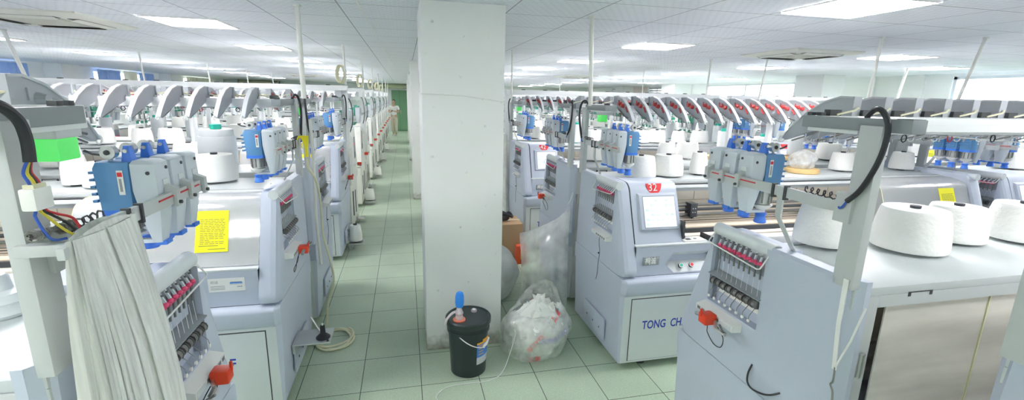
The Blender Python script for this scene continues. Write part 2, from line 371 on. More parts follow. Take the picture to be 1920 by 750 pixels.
    p = MB(fx); p.box(.0, .034, .83, .905, 1.33, 1.875, 'post', .003)
    po = p.build('corner_post', root)
    cb = MB(fx); cb.tube(spline([(.02, .83, 1.90), (.012, .86, 1.925), (.0, .895, 1.92), (-.008, .925, 1.88), (-.012, .93, 1.82), (-.012, .915, 1.75), (-.012, .88, 1.67), (-.016, .845, 1.625)], 5), .0085, 'cable', 8)
    cb.tube(bez((-.016, .845, 1.625), (-.02, .84, 1.61), (-.02, .83, 1.59), (-.016, .82, 1.60), 5), .004, 'wire_blue', 5); cb.build('looped_cable', po)
    k = MB(fx); k.box(.012, .07, .56, .95, 1.856, 1.898, 'cap', .003); k.box(.016, .065, .90, .947, 1.898, 1.8995, 'dark')
    for y in (.56, .60): k.box(.03, .05, y, y + .02, 1.898, 1.91, 'dark')
    k.build('cap_beam', root)
    b = MB(fx); b.tube([(.02, .845, 1.60), (.0, .74, 1.592), (-.018, .62, 1.605), (-.018, .12, 1.605)], .001, 'post', 4)
    pts = [(.012, .86, 1.60), (-.0, .74, 1.597), (-.018, .60, 1.605), (-.018, .12, 1.605)]
    b.loft([[(x - .006, y, z - .02), (x + .006, y, z - .02), (x + .006, y, z + .02), (x - .006, y, z + .02)] for x, y, z in pts], 'post')
    b.tube([(-.025, .16, 1.612), (-.025, .44, 1.612)], .003, 'wire_red', 5); b.box(-.012, .02, .80, .86, 1.55, 1.65, 'post')
    br = b.build('feeder_bar', root)
    b = MB(fx); b.box(-.03, -.01, .595, .605, 1.575, 1.63, 'dark'); b.box(-.03, -.01, .535, .545, 1.575, 1.63, 'dark')
    pts = [(-.012, .57, 1.59), (-.012, .57, 1.50), (.06, .60, 1.36), (.07, .61, 1.337), (.15, .61, 1.337)]
    b.loft([[(x - .004, y - .014, z + .003), (x + .004, y - .014, z - .003), (x + .004, y + .014, z - .003), (x - .004, y + .014, z + .003)] for x, y, z in pts], 'post')
    b.build('bar_strut', br)
    sp = MB(fx); hel = [(.05 + .012 * math.cos(t * 1.1), .60 + t * .0045, 1.63 + .012 * math.sin(t * 1.1)) for t in range(36)]
    sp.tube([(x - .05, y + .06, z) for x, y, z in hel], .0025, 'cable', 4); sp.build('coiled_lead', br)
    return br
def feeder(root, side, y, blue='blue'):
    fx = FX[side]; X = 0.0; Z = 1.605
    h = MB(fx)
    def ring(z, u0, u1, v, r=.012): return [(X + a, y + b, Z + z) for a, b in rpoly([(u0, -v), (u1, -v), (u1, v), (u0, v)], r, 2)]
    h.loft([ring(.122, .012, .066, .034), ring(.112, .0, .07, .045), ring(.03, -.002, .07, .046), ring(-.06, .004, .06, .038), ring(-.142, .016, .046, .026)], 'plastic')
    for v in (-.047, .041): h.cyl((.02, y + v, Z + .085), (.02, y + v + .006, Z + .085), .006, 'dark', n=8)
    h.box(-.0045, 0.0, y - .018, y + .014, Z + .035, Z + .06, 'paint_light'); h.cyl((-.004, y - .02, Z + .095), (.002, y - .02, Z + .095), .0055, 'dark', n=8)
    h.cyl((-.004, y + .022, Z + .01), (.002, y + .022, Z + .01), .0055, 'dark', n=8)
    h.box(.03, .125, y - .012, y + .012, Z - .146, Z - .134, 'plastic'); h.box(.008, .04, y - .02, y + .02, Z - .152, Z - .138, 'bright_blue')
    f = h.build('yarn_feeder', root)
    m = MB(fx); m.loft([ring(-.03, .068, .165, .047, .03), ring(.10, .066, .172, .047, .028), ring(.118, .066, .165, .042, .028)], blue)
    m.loft([ring(-.046, .062, .17, .049, .04), ring(-.028, .062, .17, .049, .04)], 'bright_blue')
    for i in range(5): m.box(.168, .18, y - .035, y + .035, Z - .005 + i * .022, Z + .003 + i * .022, blue)
    for v in (-.0475, .0465):
        m.box(.085, .101, y + v, y + v + .001, Z + .02, Z + .095, 'white'); m.box(.0865, .0995, y + v - .0005, y + v + .0015, Z + .076, Z + .089, 'badge')
        m.box(.09, .097, y + v - .0004, y + v + .0014, Z + .03, Z + .07, 'ink_grey')
    m.build('motor_housing', f)
    t = MB(fx); t.loft([ring(.118, .07, .10, .016, .004), ring(.145, .074, .096, .014, .004), ring(.165, .077, .093, .01, .004)], 'bright_blue'); t.cyl((.085, y - .018, Z + .15), (.085, y + .018, Z + .15), .006, 'steel', n=8)
    t.cyl((.135, y - .012, Z + .145), (.135, y + .012, Z + .145), .021, 'steel', n=14); t.cyl((.135, y - .016, Z + .145), (.135, y + .016, Z + .145), .008, 'dark', n=8); t.tube([(.135, y, Z + .118), (.135, y, Z + .14)], .006, 'plastic', 6)
    t.tube([(.14, y, Z + .135), (.18, y, Z + .14), (.20, y, Z + .15)], .004, 'dark', 5); t.build('thread_tension_disc', f)
    d = MB(fx); d.lathe([(.028, -.112), (.033, -.105), (.033, -.048), (.03, -.046)], 'steel', (.115, y, Z), 16)
    for i in range(8):
        a = 2 * PI * i / 8; d.tube([(.115 + .035 * math.cos(a), y + .035 * math.sin(a), Z - .10), (.115 + .035 * math.cos(a), y + .035 * math.sin(a), Z - .05)], .0035, 'steel_dark', 5)
    d.lathe([(.012, -.138), (.04, -.116), (.042, -.11), (.028, -.109)], 'white', (.115, y, Z), 16); d.build('spool', f)
    r = MB(fx); r.lathe([(.024, -.195), (.027, -.19), (.02, -.165), (.024, -.155), (.024, -.148)], 'bright_blue', (.115, y, Z), 14); r.build('eyelet', f)
    c = MB(fx); c.loft([[(-.034, y - .012, Z + .0), (-.034, y + .012, Z + .0), (-.034, y + .012, Z + .03), (-.034, y - .012, Z + .03)], [(.0, y - .014, Z + .02), (.0, y + .014, Z + .02), (.0, y + .014, Z + .045), (.0, y - .014, Z + .045)]], 'post')
    c.box(-.036, -.026, y - .012, y + .012, Z - .028, Z + .03, 'post'); c.cyl((-.044, y, Z - .015), (-.026, y, Z - .015), .006, 'dark', n=8); c.build('bar_clamp', f)
    return f
def arm_mesh(red='red'):
    a = MB(); P = [(.03, -.01), (.03, .07), (-.03, .072), (-.10, .052), (-.18, .005), (-.25, -.062), (-.285, -.105), (-.268, -.115), (-.18, -.082), (-.09, -.052), (-.0, -.02)]
    a.prism_x(P, -.006, .010, 'arm')
    rim = [(.03, .07), (-.03, .072), (-.10, .052), (-.18, .005), (-.25, -.062), (-.285, -.105)]
    a.loft([[(-.011, y, z + .001), (.013, y, z + .001), (.013, y, z - .006), (-.011, y, z - .006)] for y, z in rim], 'arm_rim'); a.box(-.018, .018, .0, .03, 0, .012, 'arm'); a.box(-.018, .018, .026, .032, .0, .07, 'arm')
    for i, y in enumerate((-.075, -.12)): a.cyl((-.004, y, .012 - i * .014), (-.028, y, .012 - i * .014), .018, red, .012, 10)
    a.box(-.011, -.003, -.045, -.037, .01, .04, red); a.tube([(-.012, -.17, -.01), (-.012, -.20, -.045)], .006, red, 5)
    a.tube([(-.012, -.05, -.03), (-.014, -.15, -.075), (-.014, -.22, -.088)], .004, 'steel_dark', 5); a.tube([(.006, -.03, -.015), (.0, -.14, -.08), (.0, -.24, -.115)], .0035, 'steel_dark', 5)
    n = 9; ring = [(.0, -.295 + .014 * math.cos(2 * PI * k / n), -.112 + .014 * math.sin(2 * PI * k / n)) for k in range(n + 1)]; a.tube(ring, .003, 'wire_white', 5)
    for i in range(3): a.tube([(-.02 + i * .016, -.06 - i * .05, -.03 - i * .025), (-.02 + i * .016, -.065 - i * .05, -.065 - i * .025)], .003, 'steel', 5)
    a.tube([(-.01, .03, .03), (.03, .05, .02), (.10, .045, .004)], .004, 'hose', 5); a.box(.08, .13, .02, .045, 0, .022, 'dark')
    return a.mesh('tension_arm')
def rail(root, nposts=1):
    r = MB(); r.box(.03, L - .03, .60, .80, 1.842, 1.898, 'rail', .003); r.box(.06, L - .06, .805, .815, 1.852, 1.878, 'rail')
    for k in range(7): r.box(.4 + k * .42, .5 + k * .42, .62, .80, 1.836, 1.842, 'grey')
    ro = r.build('overhead_rail', root)
    h = MB()
    for k in range(14):
        x = .25 + k * .22; n = 8; h.tube([(x + .012 * math.cos(2 * PI * i / n), .72, 1.822 + .014 * math.sin(2 * PI * i / n)) for i in range(n + 1)], .0025, 'cable' if k % 3 else 'wire_red', 4)
    h.tube(spline([(.3, .7, 1.835), (.6, .68, 1.80), (.9, .7, 1.83), (1.3, .7, 1.80), (1.7, .72, 1.83), (2.3, .7, 1.80), (2.9, .7, 1.83)], 4), .002, 'wire_white', 4)
    h.build('thread_hooks', ro)
    am = arm_mesh()
    for k in range(22):
        o = bpy.data.objects.new('tension_arm', am); COL.objects.link(o); o.parent = root; o.location = (.17 + k * .147, .61, 1.898)
    p = MB(); p.box(L * .5 - .02, L * .5 + .02, .74, .78, 1.33, 1.842, 'rail', .003); p.build('rail_support', root)
def machine():
    root = empty('flat_knitting_machine')
    b = MB(); b.prism_x([(0, .06), (0, .585), (.89, .585), (.89, .06)], .035, L - .035, 'paint_light')
    bd = rpoly([(0, .58), (-.03, .605), (-.035, .70), (-.01, .718), (.90, .718), (.90, .58)], [0, .02, .02, .02, 0, 0], 3)
    def sh(p, d): return (p[0] + (d if p[0] < .0 else 0), p[1])
    b.loft([[(0.0, *sh(p, .03)) for p in bd], [(.03, *p) for p in bd], [(L - .03, *p) for p in bd], [(L, *sh(p, .03)) for p in bd]], 'paint')
    for x in (.035, L - .035):
        s = -1 if x < 1 else 1
        x0, x1 = sorted((x, x + s * .03)); b.loft([[(x, 0, .06), (x, .89, .06), (x, .89, .58), (x, 0, .58)], [(x + s * .012, .012, .06), (x + s * .012, .88, .06), (x + s * .034, .88, .58), (x + s * .034, .012, .58)]], 'paint')
    base = b.build('base_cabinet', root)
    for x in (.25, L - .25):
        for y in (.1, .8): f = MB(); f.cyl((x, y, 0), (x, y, .02), .04, 'dark', n=12); f.cyl((x, y, .02), (x, y, .065), .015, 'steel', n=8); f.build('levelling_foot', root)
    for side in ('l', 'r'):
        v = MB(FX[side]); v.box(-.006, .006, .22, .62, .13, .30, 'paint', .004)
        for i in range(3): v.cyl((-.009, .30 + i * .12, .20), (-.004, .30 + i * .12, .20), .009, 'dark', n=3)
        v.build('end_vent', base)
        d = MB(FX[side]); d.box(.09, 1.06, -.0015, .0, .075, .562, 'seam'); d.box(.096, 1.054, -.004, .0, .078, .556, 'paint_light')
        do = d.build('cabinet_door', root)
        if side == 'l': opt(text('lettering', 'TONG  CHENG', .090, 'ink_blue', do, (.187, -.0045, .322), (PI / 2, 0, 0), .72, .0005, shear=.05, bold=.0016), 'letters')
        else:
            o = opt(text('lettering', 'F', .090, 'ink_blue', do, (L - .305, -.0045, .335), (PI / 2, 0, 0), .9, .0005, shear=.05, bold=.0016), 'letter_f')
    m = MB(); m.box(1.07, L - 1.07, -.003, 0, .078, .556, 'paint_light'); m.build('cabinet_panel', root)
    # fascia with the control pocket
    y0, y1, z0, z1 = .022, .16, .722, .935
    fa = MB(); X0, X1 = .107, L - .107; a, bq, c, d = .40, .70, .345, .755      # pocket: top edge a..bq at z .875, widest c..d at z .80, bottom .41...69 at .735
    pz = [(a, .885), (bq, .885), (d, .80), (bq - .01, .733), (a + .015, .733), (c, .80)]
    def q(*pts): fa.add([(x, y0, z) for x, z in pts], [tuple(range(len(pts)))], 'paint')
    q((X0, z0), (c, z0), (c, .80), (c, z1), (X0, z1)); q((c, .80), (a, .885), (a, z1), (c, z1)); q((a, .885), (bq, .885), (bq, z1), (a, z1)); q((bq, .885), (d, .80), (d, z1), (bq, z1))
    q((d, z0), (X1, z0), (X1, z1), (d, z1), (d, .80)); q((c, z0), (a + .015, z0), (a + .015, .733), (c, .80)); q((a + .015, z0), (bq - .01, z0), (bq - .01, .733), (a + .015, .733)); q((bq - .01, z0), (d, z0), (d, .80), (bq - .01, .733))
    fa.box(X0, X1, y0 + .001, y1, z1 - .001, z1 + .012, 'paint_light', .004); fa.box(X0, X1, y1 - .02, y1, z0, z1, 'paint'); fa.box(X0, X1, y0 + .002, y1, z0 - .006, z0 + .001, 'seam')
    fo = fa.build('front_fascia', root)
    pk = MB(); dep = .06
    pk.add([(a, y0, .885), (bq, y0, .885), (bq, y0 + dep, .845), (a, y0 + dep, .845)], [(0, 1, 2, 3)], 'paint_light')
    pk.add([(a, y0 + dep, .845), (bq, y0 + dep, .845), (d, y0 + dep * .9, .80), (c, y0 + dep * .9, .80)], [(0, 1, 2, 3)], 'paint')
    pk.add([(c, y0, .80), (c, y0 + dep * .9, .80), (d, y0 + dep * .9, .80), (d, y0, .80), (bq - .01, y0, .733), (a + .015, y0, .733)], [(0, 1, 2, 3, 4, 5)], 'paint_light')
    pk.add([(a, y0, .885), (a, y0 + dep, .845), (c, y0 + dep * .9, .80), (c, y0, .80)], [(0, 1, 2, 3)], 'recess'); pk.add([(bq, y0, .885), (bq, y0 + dep, .845), (d, y0 + dep * .9, .80), (d, y0, .80)], [(0, 1, 2, 3)], 'recess')
    pko = pk.build('control_pocket', fo)
    for i, (x, mt) in enumerate(((.475, 'green_cap'), (.56, 'badge'))):
        k = MB(); n = Vector((0, -.78, .62)); p0 = Vector((x, y0 + .012, .775)); k.cyl(p0, p0 + n * .012, .019, 'dark', n=14); k.cyl(p0 + n * .012, p0 + n * .016, .0175, 'white', n=14); k.cyl(p0 + n * .016, p0 + n * .02, .011, mt, n=12)
        o = k.build('push_button', fo); o['label'] = 'green push button' if i == 0 else 'red push button'
    lg = MB(); lg.box(.163, .29, y0 - .006, y0, .80, .865, 'grey', .003); lo = opt(lg.build('name_plate', fo), 'logo')
    text('lettering', '桐诚', .056, 'white', lo, (.178, y0 - .0068, .814), (PI / 2, 0, 0), .78, .0006, bold=.0012); text('lettering', '®', .018, 'white', lo, (.270, y0 - .0068, .848), (PI / 2, 0, 0), 1, .0004)
    st = MB(); sx = L - .37; st.box(sx, sx + .19, y0 - .0015, y0, .815, .895, 'white')
    for i in range(3): st.box(sx + .012, sx + .085, y0 - .0022, y0 - .0012, .829 + i * .009, .832 + i * .009, 'ink_grey')
    st.box(sx + .115, sx + .175, y0 - .0022, y0 - .0012, .868, .872, 'steel_dark'); st.box(sx + .112, sx + .178, y0 - .0024, y0 - .0012, .862, .868, 'pump_blue'); st.box(sx + .112, sx + .178, y0 - .0022, y0 - .0012, .855, .862, 'label_grey')
    for i in range(3): st.box(sx + .15 + i * .009, sx + .156 + i * .009, y0 - .0022, y0 - .0012, .838, .845, 'ink_grey')
    so = opt(st.build('spec_sticker', fo), 'sticker'); text('lettering', '桐诚', .02, 'ink_grey', so, (sx + .012, y0 - .0018, .866), (PI / 2, 0, 0), 1, .0003)
    for side in ('l', 'r'):
        end_assembly(root, side)
        for y in (.34, .235, .13): feeder(root, side, y, 'teal_blue' if False else 'blue')
    # console
    cp = rpoly([(.055, .945), (.215, 1.36), (.425, 1.36), (.425, .945)], [.01, .06, 0, 0])
    cp = [(y + .0, z) for y, z in cp]
    k = MB(); k.prism_x(cp, .116, .485, 'paint'); k.prism_x([(y + .006, z) for y, z in cp], .104, .118, 'seam')
    co = k.build('console', root)
    ly = lambda z, o=0.: .055 + (z - .945) * (.16 / .415) - o
    bz = MB()
    def sheet(x0, x1, za, zb, o0, o1, m, e=.0):
        bz.loft([[(x0, ly(za, o0), za), (x1, ly(za, o0), za), (x1, ly(zb, o0), zb), (x0, ly(zb, o0), zb)], [(x0 + e, ly(za + e, o1), za + e), (x1 - e, ly(za + e, o1), za + e), (x1 - e, ly(zb - e, o1), zb - e), (x0 + e, ly(zb - e, o1), zb - e)]], m)
    sheet(.16, .472, 1.035, 1.29, -.002, .016, 'paint', .012); sheet(.196, .452, 1.055, 1.27, .015, .017, 'recess'); bo = bz.build('screen_bezel', co)
    bz = MB(); sheet(.20, .448, 1.06, 1.265, .0165, .018, 'screen'); bz2 = bz.build('screen', bo)
    bz = MB(); random.seed(3)
    for r_ in range(6):
        for c_ in range(6):
            if random.random() < .68:
                x = .212 + c_ * .039; z = 1.072 + r_ * .032; sheet(x, x + random.choice((.018, .026)), z, z + random.choice((.006, .014)), .0178, .0184, 'icon')
    bz.build('screen_icons', bz2)
    hd = MB(); hd.box(.484, .50, .06, .10, .98, 1.10, 'dark', .003); hd.box(.485, .51, .07, .085, .965, 1.06, 'cable', .003); hd.cyl((.487, .08, .98), (.515, .08, .98), .012, 'dark', n=10); hd.build('door_latch', co)
    # badge
    bg = MB(); n = 20; arc = [(.305 + .062 * math.cos(PI + PI * i / n), 1.352 + .075 * math.sin(PI + PI * i / n)) for i in range(n + 1)]
    fr = [(x, ly(z, .0015), z) for x, z in arc]; bk = [(x, ly(z, -.004), z) for x, z in arc]; bg.loft([bk, fr], 'badge')
    bgo = opt(bg.build('number_badge', co), 'badge')
    # bed
    p = MB(); p.box(.11, L - .11, .47, .49, .94, 1.30, 'beige'); p.box(.49, L - .11, .462, .47, 1.235, 1.275, 'paint_light'); p.box(.11, L - .11, .462, .47, 1.16, 1.164, 'tan')
    for i in range(9): p.box(.5 + i * .33, .503 + i * .33, .465, .4705, 1.165, 1.235, 'tan')
    p.build('bed_back_panel', root)
    for i, (y, z) in enumerate(((.40, 1.135), (.385, 1.10), (.37, 1.065))):
        g = MB(); g.cyl((.11, y, z), (L - .11, y, z), .012, 'steel_dark' if i != 1 else 'dark', n=8); g.build('guide_bar', root)
    nb = MB(); A = [(.47, 1.04), (.36, 1.035), (.25, 1.02), (.24, .985), (.17, .955), (.17, .94), (.47, .94)]
    nb.prism_x(A, .11, L - .11, 'beige')
    for t, mt in ((.12, 'steel_dark'), (.3, 'tan'), (.45, 'dark'), (.62, 'tan'), (.8, 'steel_dark'), (.92, 'tan')):
        y = .36 - .11 * t; z = 1.035 - .015 * t; nb.box(.49, L - .11, y - .008, y, z - .004, z + .008, mt)
    nb.box(.49, L - .11, .195, .215, .97, 1.0, 'dark'); nb.box(.49, L - .11, .215, .235, .98, 1.005, 'tan'); nb.build('needle_bed', root)
    cg = MB(); cg.box(.72, .78, .33, .41, 1.05, 1.16, 'dark', .006); cg.tube([(.75, .35, 1.05), (.74, .30, .99), (.68, .25, .975), (.60, .22, .97)], .012, 'dark', 6); cg.box(.60, .72, .2, .26, .955, .985, 'dark', .004)
    for i in range(4): cg.cyl((.74 + i % 2 * .02, .329, 1.09 + i // 2 * .03), (.74 + i % 2 * .02, .332, 1.09 + i // 2 * .03), .005, 'steel', n=6)
    cg.build('carriage_stop', root)
    pd = MB(); pd.box(.50, .68, .045, .15, .947, .957, 'white', .003); pd.box(.53, .57, .07, .10, .957, .9585, 'dark'); pd.cyl((.61, .09, .957), (.61, .09, .96), .012, 'grey', n=10); pd.box(.70, .712, .02, .16, .947, .985, 'cable', .003); pd.build('limit_switch_plate', root)
    # worktop
    w = MB(); w.box(.02, L - .02, .43, .90, 1.30, WT, 'top', .004); w.box(.02, L - .02, .885, .90, 1.255, 1.30, 'top'); w.box(.49, L - .11, .40, .43, 1.29, 1.315, 'steel'); w.box(.49, L - .11, .392, .40, 1.285, 1.31, 'dark'); w.box(.49, L - .11, .375, .392, 1.28, 1.30, 'paint_light')
    w.box(.49, L - .11, .445, .452, WT - .0005, WT + .0006, 'dark')
    w.build('worktop', root)
    for i in range(5):
        s = MB(); x = .28 + i * .7; s.box(x, x + .11, .9, .9012, 1.30, 1.304, 'dark'); s.box(x, x + .012, .9, .9014, 1.287, 1.302, 'dark'); s.box(x + .098, x + .11, .9, .9014, 1.287, 1.302, 'dark'); s.build('hand_slot', root)
    # cover
    cv = [(.43, 1.318), (.33, 1.322), (.24, 1.305), (.20, 1.27), (.15, 1.14), (.085, .985), (.06, .955)]
    pr = rpoly(cv, [0, 0, .05, .06, 0, 0, 0], 4); inn = [(y + .004, z - .004) for y, z in pr]
    c = MB(); xa, xb = L - 1.06, L - .112
    c.loft([[(xa, y, z) for y, z in pr] + [(xa, y, z) for y, z in reversed(inn)], [(xb, y, z) for y, z in pr] + [(xb, y, z) for y, z in reversed(inn)]], 'acrylic')
    c.add([(xa, y, z) for y, z in pr] + [(xa, .43, .96)], [tuple(range(len(pr) + 1))], 'acrylic')
    cvo = c.build('cover', root)
    c = MB(); c.tube([(xa, y, z) for y, z in pr], .003, 'acrylic_edge', 4); c.box(xa, xb, .405, .435, 1.319, 1.328, 'paint_light'); c.cyl((xa + .06, .105, 1.01), (xa + .06, .112, 1.015), .022, 'label_orange', n=12); c.build('cover_trim', cvo)
    ys = lambda z: .15 + (z - 1.14) * (.05 / .13) if z > 1.14 else .085 + (z - .985) * (.065 / .155)
    n = MB(); nx = L - .45
    def slab(x0, x1, za, zb, o, m): n.loft([[(x0, ys(za) - .002, za), (x1, ys(za) - .002, za), (x1, ys(zb) - .002, zb), (x0, ys(zb) - .002, zb)], [(x0, ys(za) - .002 - o, za), (x1, ys(za) - .002 - o, za), (x1, ys(zb) - .002 - o, zb), (x0, ys(zb) - .002 - o, zb)]], m)
    slab(nx, nx + .172, 1.03, 1.14, .001, 'yellow'); slab(nx, nx + .172, 1.1395, 1.255, .001, 'yellow'); no = n.build('notice', cvo); no['label'] = 'bright yellow printed notice'
    n = MB(); random.seed(5); z = 1.205
    for i in range(15):
        x1 = nx + (.155 if i % 3 else random.choice((.08, .12, .155)));
        x = nx + .024
        while x < x1 - .008: wd = random.uniform(.012, .03); slab(x, min(x + wd, x1), z, z + .0035, .0014, 'ink_soft'); x += wd + .004
        z -= .0092 if z < 1.135 or z > 1.1445 + .004 else .0115
    slab(nx + .018, nx + .12, 1.062, 1.066, .0014, 'ink_soft'); slab(nx + .068, nx + .158, 1.044, 1.048, .0014, 'ink_soft'); n.build('notice_text', no)
    a = math.atan2(.05, .13); zt = 1.228
    text('lettering', '日常保养', .0165, 'ink', no, (nx + .092, ys(zt) - .0035, zt - .006), (PI / 2 - a, 0, 0), 1, .0003); text('lettering', '桐诚', .019, 'label_grey', no, (nx + .024, ys(zt) - .0035, zt - .006), (PI / 2 - a, 0, 0), 1, .0003)
    # back
    for i in range(3):
        x = .165 + i * 1.03; g = MB(); g.box(x, x + 1.02, .872, .877, .12, 1.25, 'acrylic_back'); go = g.build('back_window', root)
        g = MB(); g.box(x - .004, x + .004, .868, .881, .12, 1.25, 'acrylic_edge'); g.box(x + .52, x + .526, .868, .881, .12, 1.25, 'acrylic_edge'); g.build('window_edge', go)
    f = MB(); f.box(.07, .125, .86, .908, .06, 1.30, 'post', .003); f.box(L - .125, L - .07, .86, .908, .06, 1.30, 'post', .003); f.box(.1, L - .1, .86, .90, .585, .62, 'post') if False else None
    for x in (.09, L - .09):
        for z in (1.0, .66): f.box(x - .02, x + .02, .906, .914, z, z + .09, 'steel', .003); f.cyl((x, .916, z), (x, .916, z + .09), .008, 'steel', n=8)
    f.build('rear_frame', root)
    i_ = MB(); i_.cyl((.2, .62, .80), (L - .2, .62, .80), .05, 'steel', n=12); i_.cyl((.2, .70, .95), (L - .2, .70, .95), .03, 'steel', n=10); i_.cyl((.17, .76, .78), (.20, .76, .78), .09, 'dark', n=18); i_.cyl((L - .17, .76, .78), (L - .20, .76, .78), .09, 'dark', n=18); i_.box(.12, L - .12, .52, .54, .74, 1.28, 'beige')
    i_.build('takedown_rollers', root)
    rail(root)
    l = MB(); l.box(.04, .115, .61, .70, 1.822, 1.846, 'label_grey', .003); lo = l.build('lamp_bracket', root)
    l = MB(); l.box(.044, .100, .62, .695, 1.768, 1.822, 'lamp_green', .006); l.build('signal_lamp', lo)['label'] = 'lit green signal lamp'
    return root
def badge_text(m, s):
    for co in m.children:
        if co.name.startswith('console'):
            for b in co.children:
                if b.name.startswith('number_badge'):
                    text('lettering', s, .078, 'white', b, (.256, .1885, 1.302), (math.radians(69), 0, 0), .95, .0008)

# ------------------------------------------------------------------ the older cream machines further down the room
def cream_machine():
    root = empty('cream_knitting_machine')
    b = MB(); b.prism_x([(0, .06), (0, .70), (.90, .70), (.90, .06)], .02, L - .02, 'cream'); b.prism_x([(.10, .70), (.16, 1.29), (.90, 1.29), (.90, .70)], .10, L - .1, 'cream')
    b.box(.1, L - .1, .085, .13, .80, .95, 'beige'); b.box(.1, L - .1, .09, .13, 1.0, 1.05, 'dark'); b.box(.1, L - .1, .10, .14, 1.12, 1.14, 'steel_dark')
    for x in (.3, L - .3):
        for y in (.1, .8): b.box(x - .05, x + .05, y - .04, y + .04, 0, .062, 'dark')
    b.build('base_cabinet', root)
    for side in ('l', 'r'):
        fx = FX[side]
        h = MB(fx); h.prism_x(rpoly([(-.02, .70), (.14, 1.40), (.34, 1.40), (.40, 1.30), (.92, 1.30), (.92, .70)], [.05, .05, .04, 0, 0, 0], 3), 0, .10, 'cream'); h.box(-.004, 0, .22, .36, 1.0, 1.32, 'recess'); h.box(-.006, 0, .24, .34, 1.02, 1.10, 'dark'); h.box(-.007, 0, .235, .345, 1.2, 1.225, 'pink')
        h.box(.012, .022, .30, .34, .18, .52, 'dark'); h.box(.012, .022, .60, .66, .2, .56, 'seam'); h.box(-.004, 0, .62, .84, .8, 1.2, 'paint_light'); h.build('end_housing', root)
        s = MB(fx); s.box(-.03, 0, .2, .44, .90, .94, 'white', .003); so = s.build('stop_motion_box', root)
        s = MB(fx); s.box(-.095, -.035, .27, .33, .89, .94, 'orange', .008); s.tube([(-.03, .3, .92), (-.085, .4, .90), (-.10, .45, .93)], .007, 'steel_dark', 5); s.build('cable_clip', so)
        p = MB(fx); p.box(-.01, .06, .82, .90, 1.28, 2.0, 'rail', .003); p.build('corner_post', root)
        c = MB(fx); c.tube(bez((.02, .8, 1.88), (-.02, .6, 1.95), (-.08, .6, 1.6), (.0, .72, 1.42), 8), .007, 'cable', 6); c.build('looped_cable', root)
        for i, y in enumerate((.18, .31, .44)):
            g = MB(fx); z = 1.60; g.loft([[(.0, y - .045, z + .11), (.07, y - .045, z + .12), (.07, y + .045, z + .12), (.0, y + .045, z + .11)], [(.0, y - .045, z), (.07, y - .045, z), (.07, y + .045, z), (.0, y + .045, z)], [(.02, y - .03, z - .14), (.05, y - .03, z - .14), (.05, y + .03, z - .14), (.02, y + .03, z - .14)]], 'plastic')
            g.box(.07, .16, y - .045, y + .045, z - .03, z + .115, 'green' if i != 1 else 'grey', .015); g.lathe([(.025, -.12), (.034, -.11), (.034, -.04), (.03, -.03)], 'steel', (.115, y, z), 10); g.lathe([(.02, -.18), (.02, -.14)], 'green', (.115, y, z), 8); g.box(.06, .09, y - .015, y + .015, z + .115, z + .16, 'green')
            g.build('yarn_feeder', root)
        g = MB(fx); g.box(-.03, -.01, .1, .86, 1.585, 1.62, 'post'); g.build('feeder_bar', root)
    r = MB(); r.box(.03, L - .03, .62, .80, 1.842, 1.898, 'rail', .003)
    ro = r.build('overhead_rail', root)
    a = MB(); P = [(.03, .0), (.03, .06), (-.06, .06), (-.18, .0), (-.28, -.09), (-.26, -.10), (-.12, -.04)]
    for k in range(22):
        x = .17 + k * .147; a.prism_x([(y + .62, z + 1.90) for y, z in P], x - .015, x + .015, 'arm'); a.box(x - .02, x - .012, .50, .56, 1.89, 1.93, 'red')
    ao = a.build('tension_arms', ro)
    t = MB(); t.box(-.02, L + .02, .86, .98, 1.985, 2.05, 'rail', .004)
    for k in range(10): t.box(.2 + k * .33, .25 + k * .33, .87, .90, 2.05, 2.062, 'dark')
    t.build('cable_tray', root)
    w = MB(); w.box(.02, L - .02, .42, .90, 1.30, WT, 'top', .004); w.box(.3, L - .3, .40, .42, 1.285, 1.31, 'dark'); w.build('worktop', root)
    p = MB(); p.box(L * .5 - .02, L * .5 + .02, .74, .78, 1.33, 1.985, 'rail', .003); p.build('rail_support', root)
    l = MB(); l.box(.06, .14, .86, .94, 1.90, 1.985, 'label_grey'); lo = l.build('lamp_bracket', root)
    l = MB(); l.box(.065, .135, .855, .935, 1.83, 1.90, 'lamp_green', .01); l.ball((.10, .85, 1.865), .02, 'lamp_core', 8, 6); l.build('signal_lamp', lo)
    ct = MB(); ct.box(-.10, .03, .15, .33, .05, .066, 'steel', .003); ct.box(-.0, .03, .15, .33, .05, .10, 'steel'); opt(ct.build('cone_shelf', root), 'shelf_l')
    ct = MB(FX['r']); ct.box(-.10, .03, .15, .33, .05, .066, 'steel', .003); ct.box(-.0, .03, .15, .33, .05, .10, 'steel'); opt(ct.build('cone_shelf', root), 'shelf_r')
    return root
# ------------------------------------------------------------------ place the machines
ORD = ['first', 'second', 'third', 'fourth', 'fifth', 'sixth', 'seventh', 'eighth', 'ninth', 'tenth', 'eleventh', 'twelfth', 'thirteenth', 'fourteenth', 'fifteenth', 'sixteenth', 'seventeenth', 'eighteenth']
XR, XL, GAP = 1.44, -.75, .25
def place(o, xa, yf, faces, side, col):
    """side +1: right of the aisle, -1: left; col 0 beside the aisle, 1 beyond; faces 'n' = front towards -y, 'f' = away"""
    x0 = XR + col * (L + GAP) if side > 0 else XL - L - col * (L + GAP)
    o.location = (x0, yf, 0) if faces == 'n' else (x0 + L, yf, 0); o.rotation_euler = (0, 0, 0 if faces == 'n' else PI)
YN = lambda k: 2.74 + 2.74 * k
YF = lambda k: 4.78 + 2.74 * k
proto = machine()
SMALL = ('thread_hooks', 'yarn_tensioner', 'thread_eyelets', 'wire_guard', 'levelling_foot', 'coiled_lead', 'end_vent', 'hand_slot')
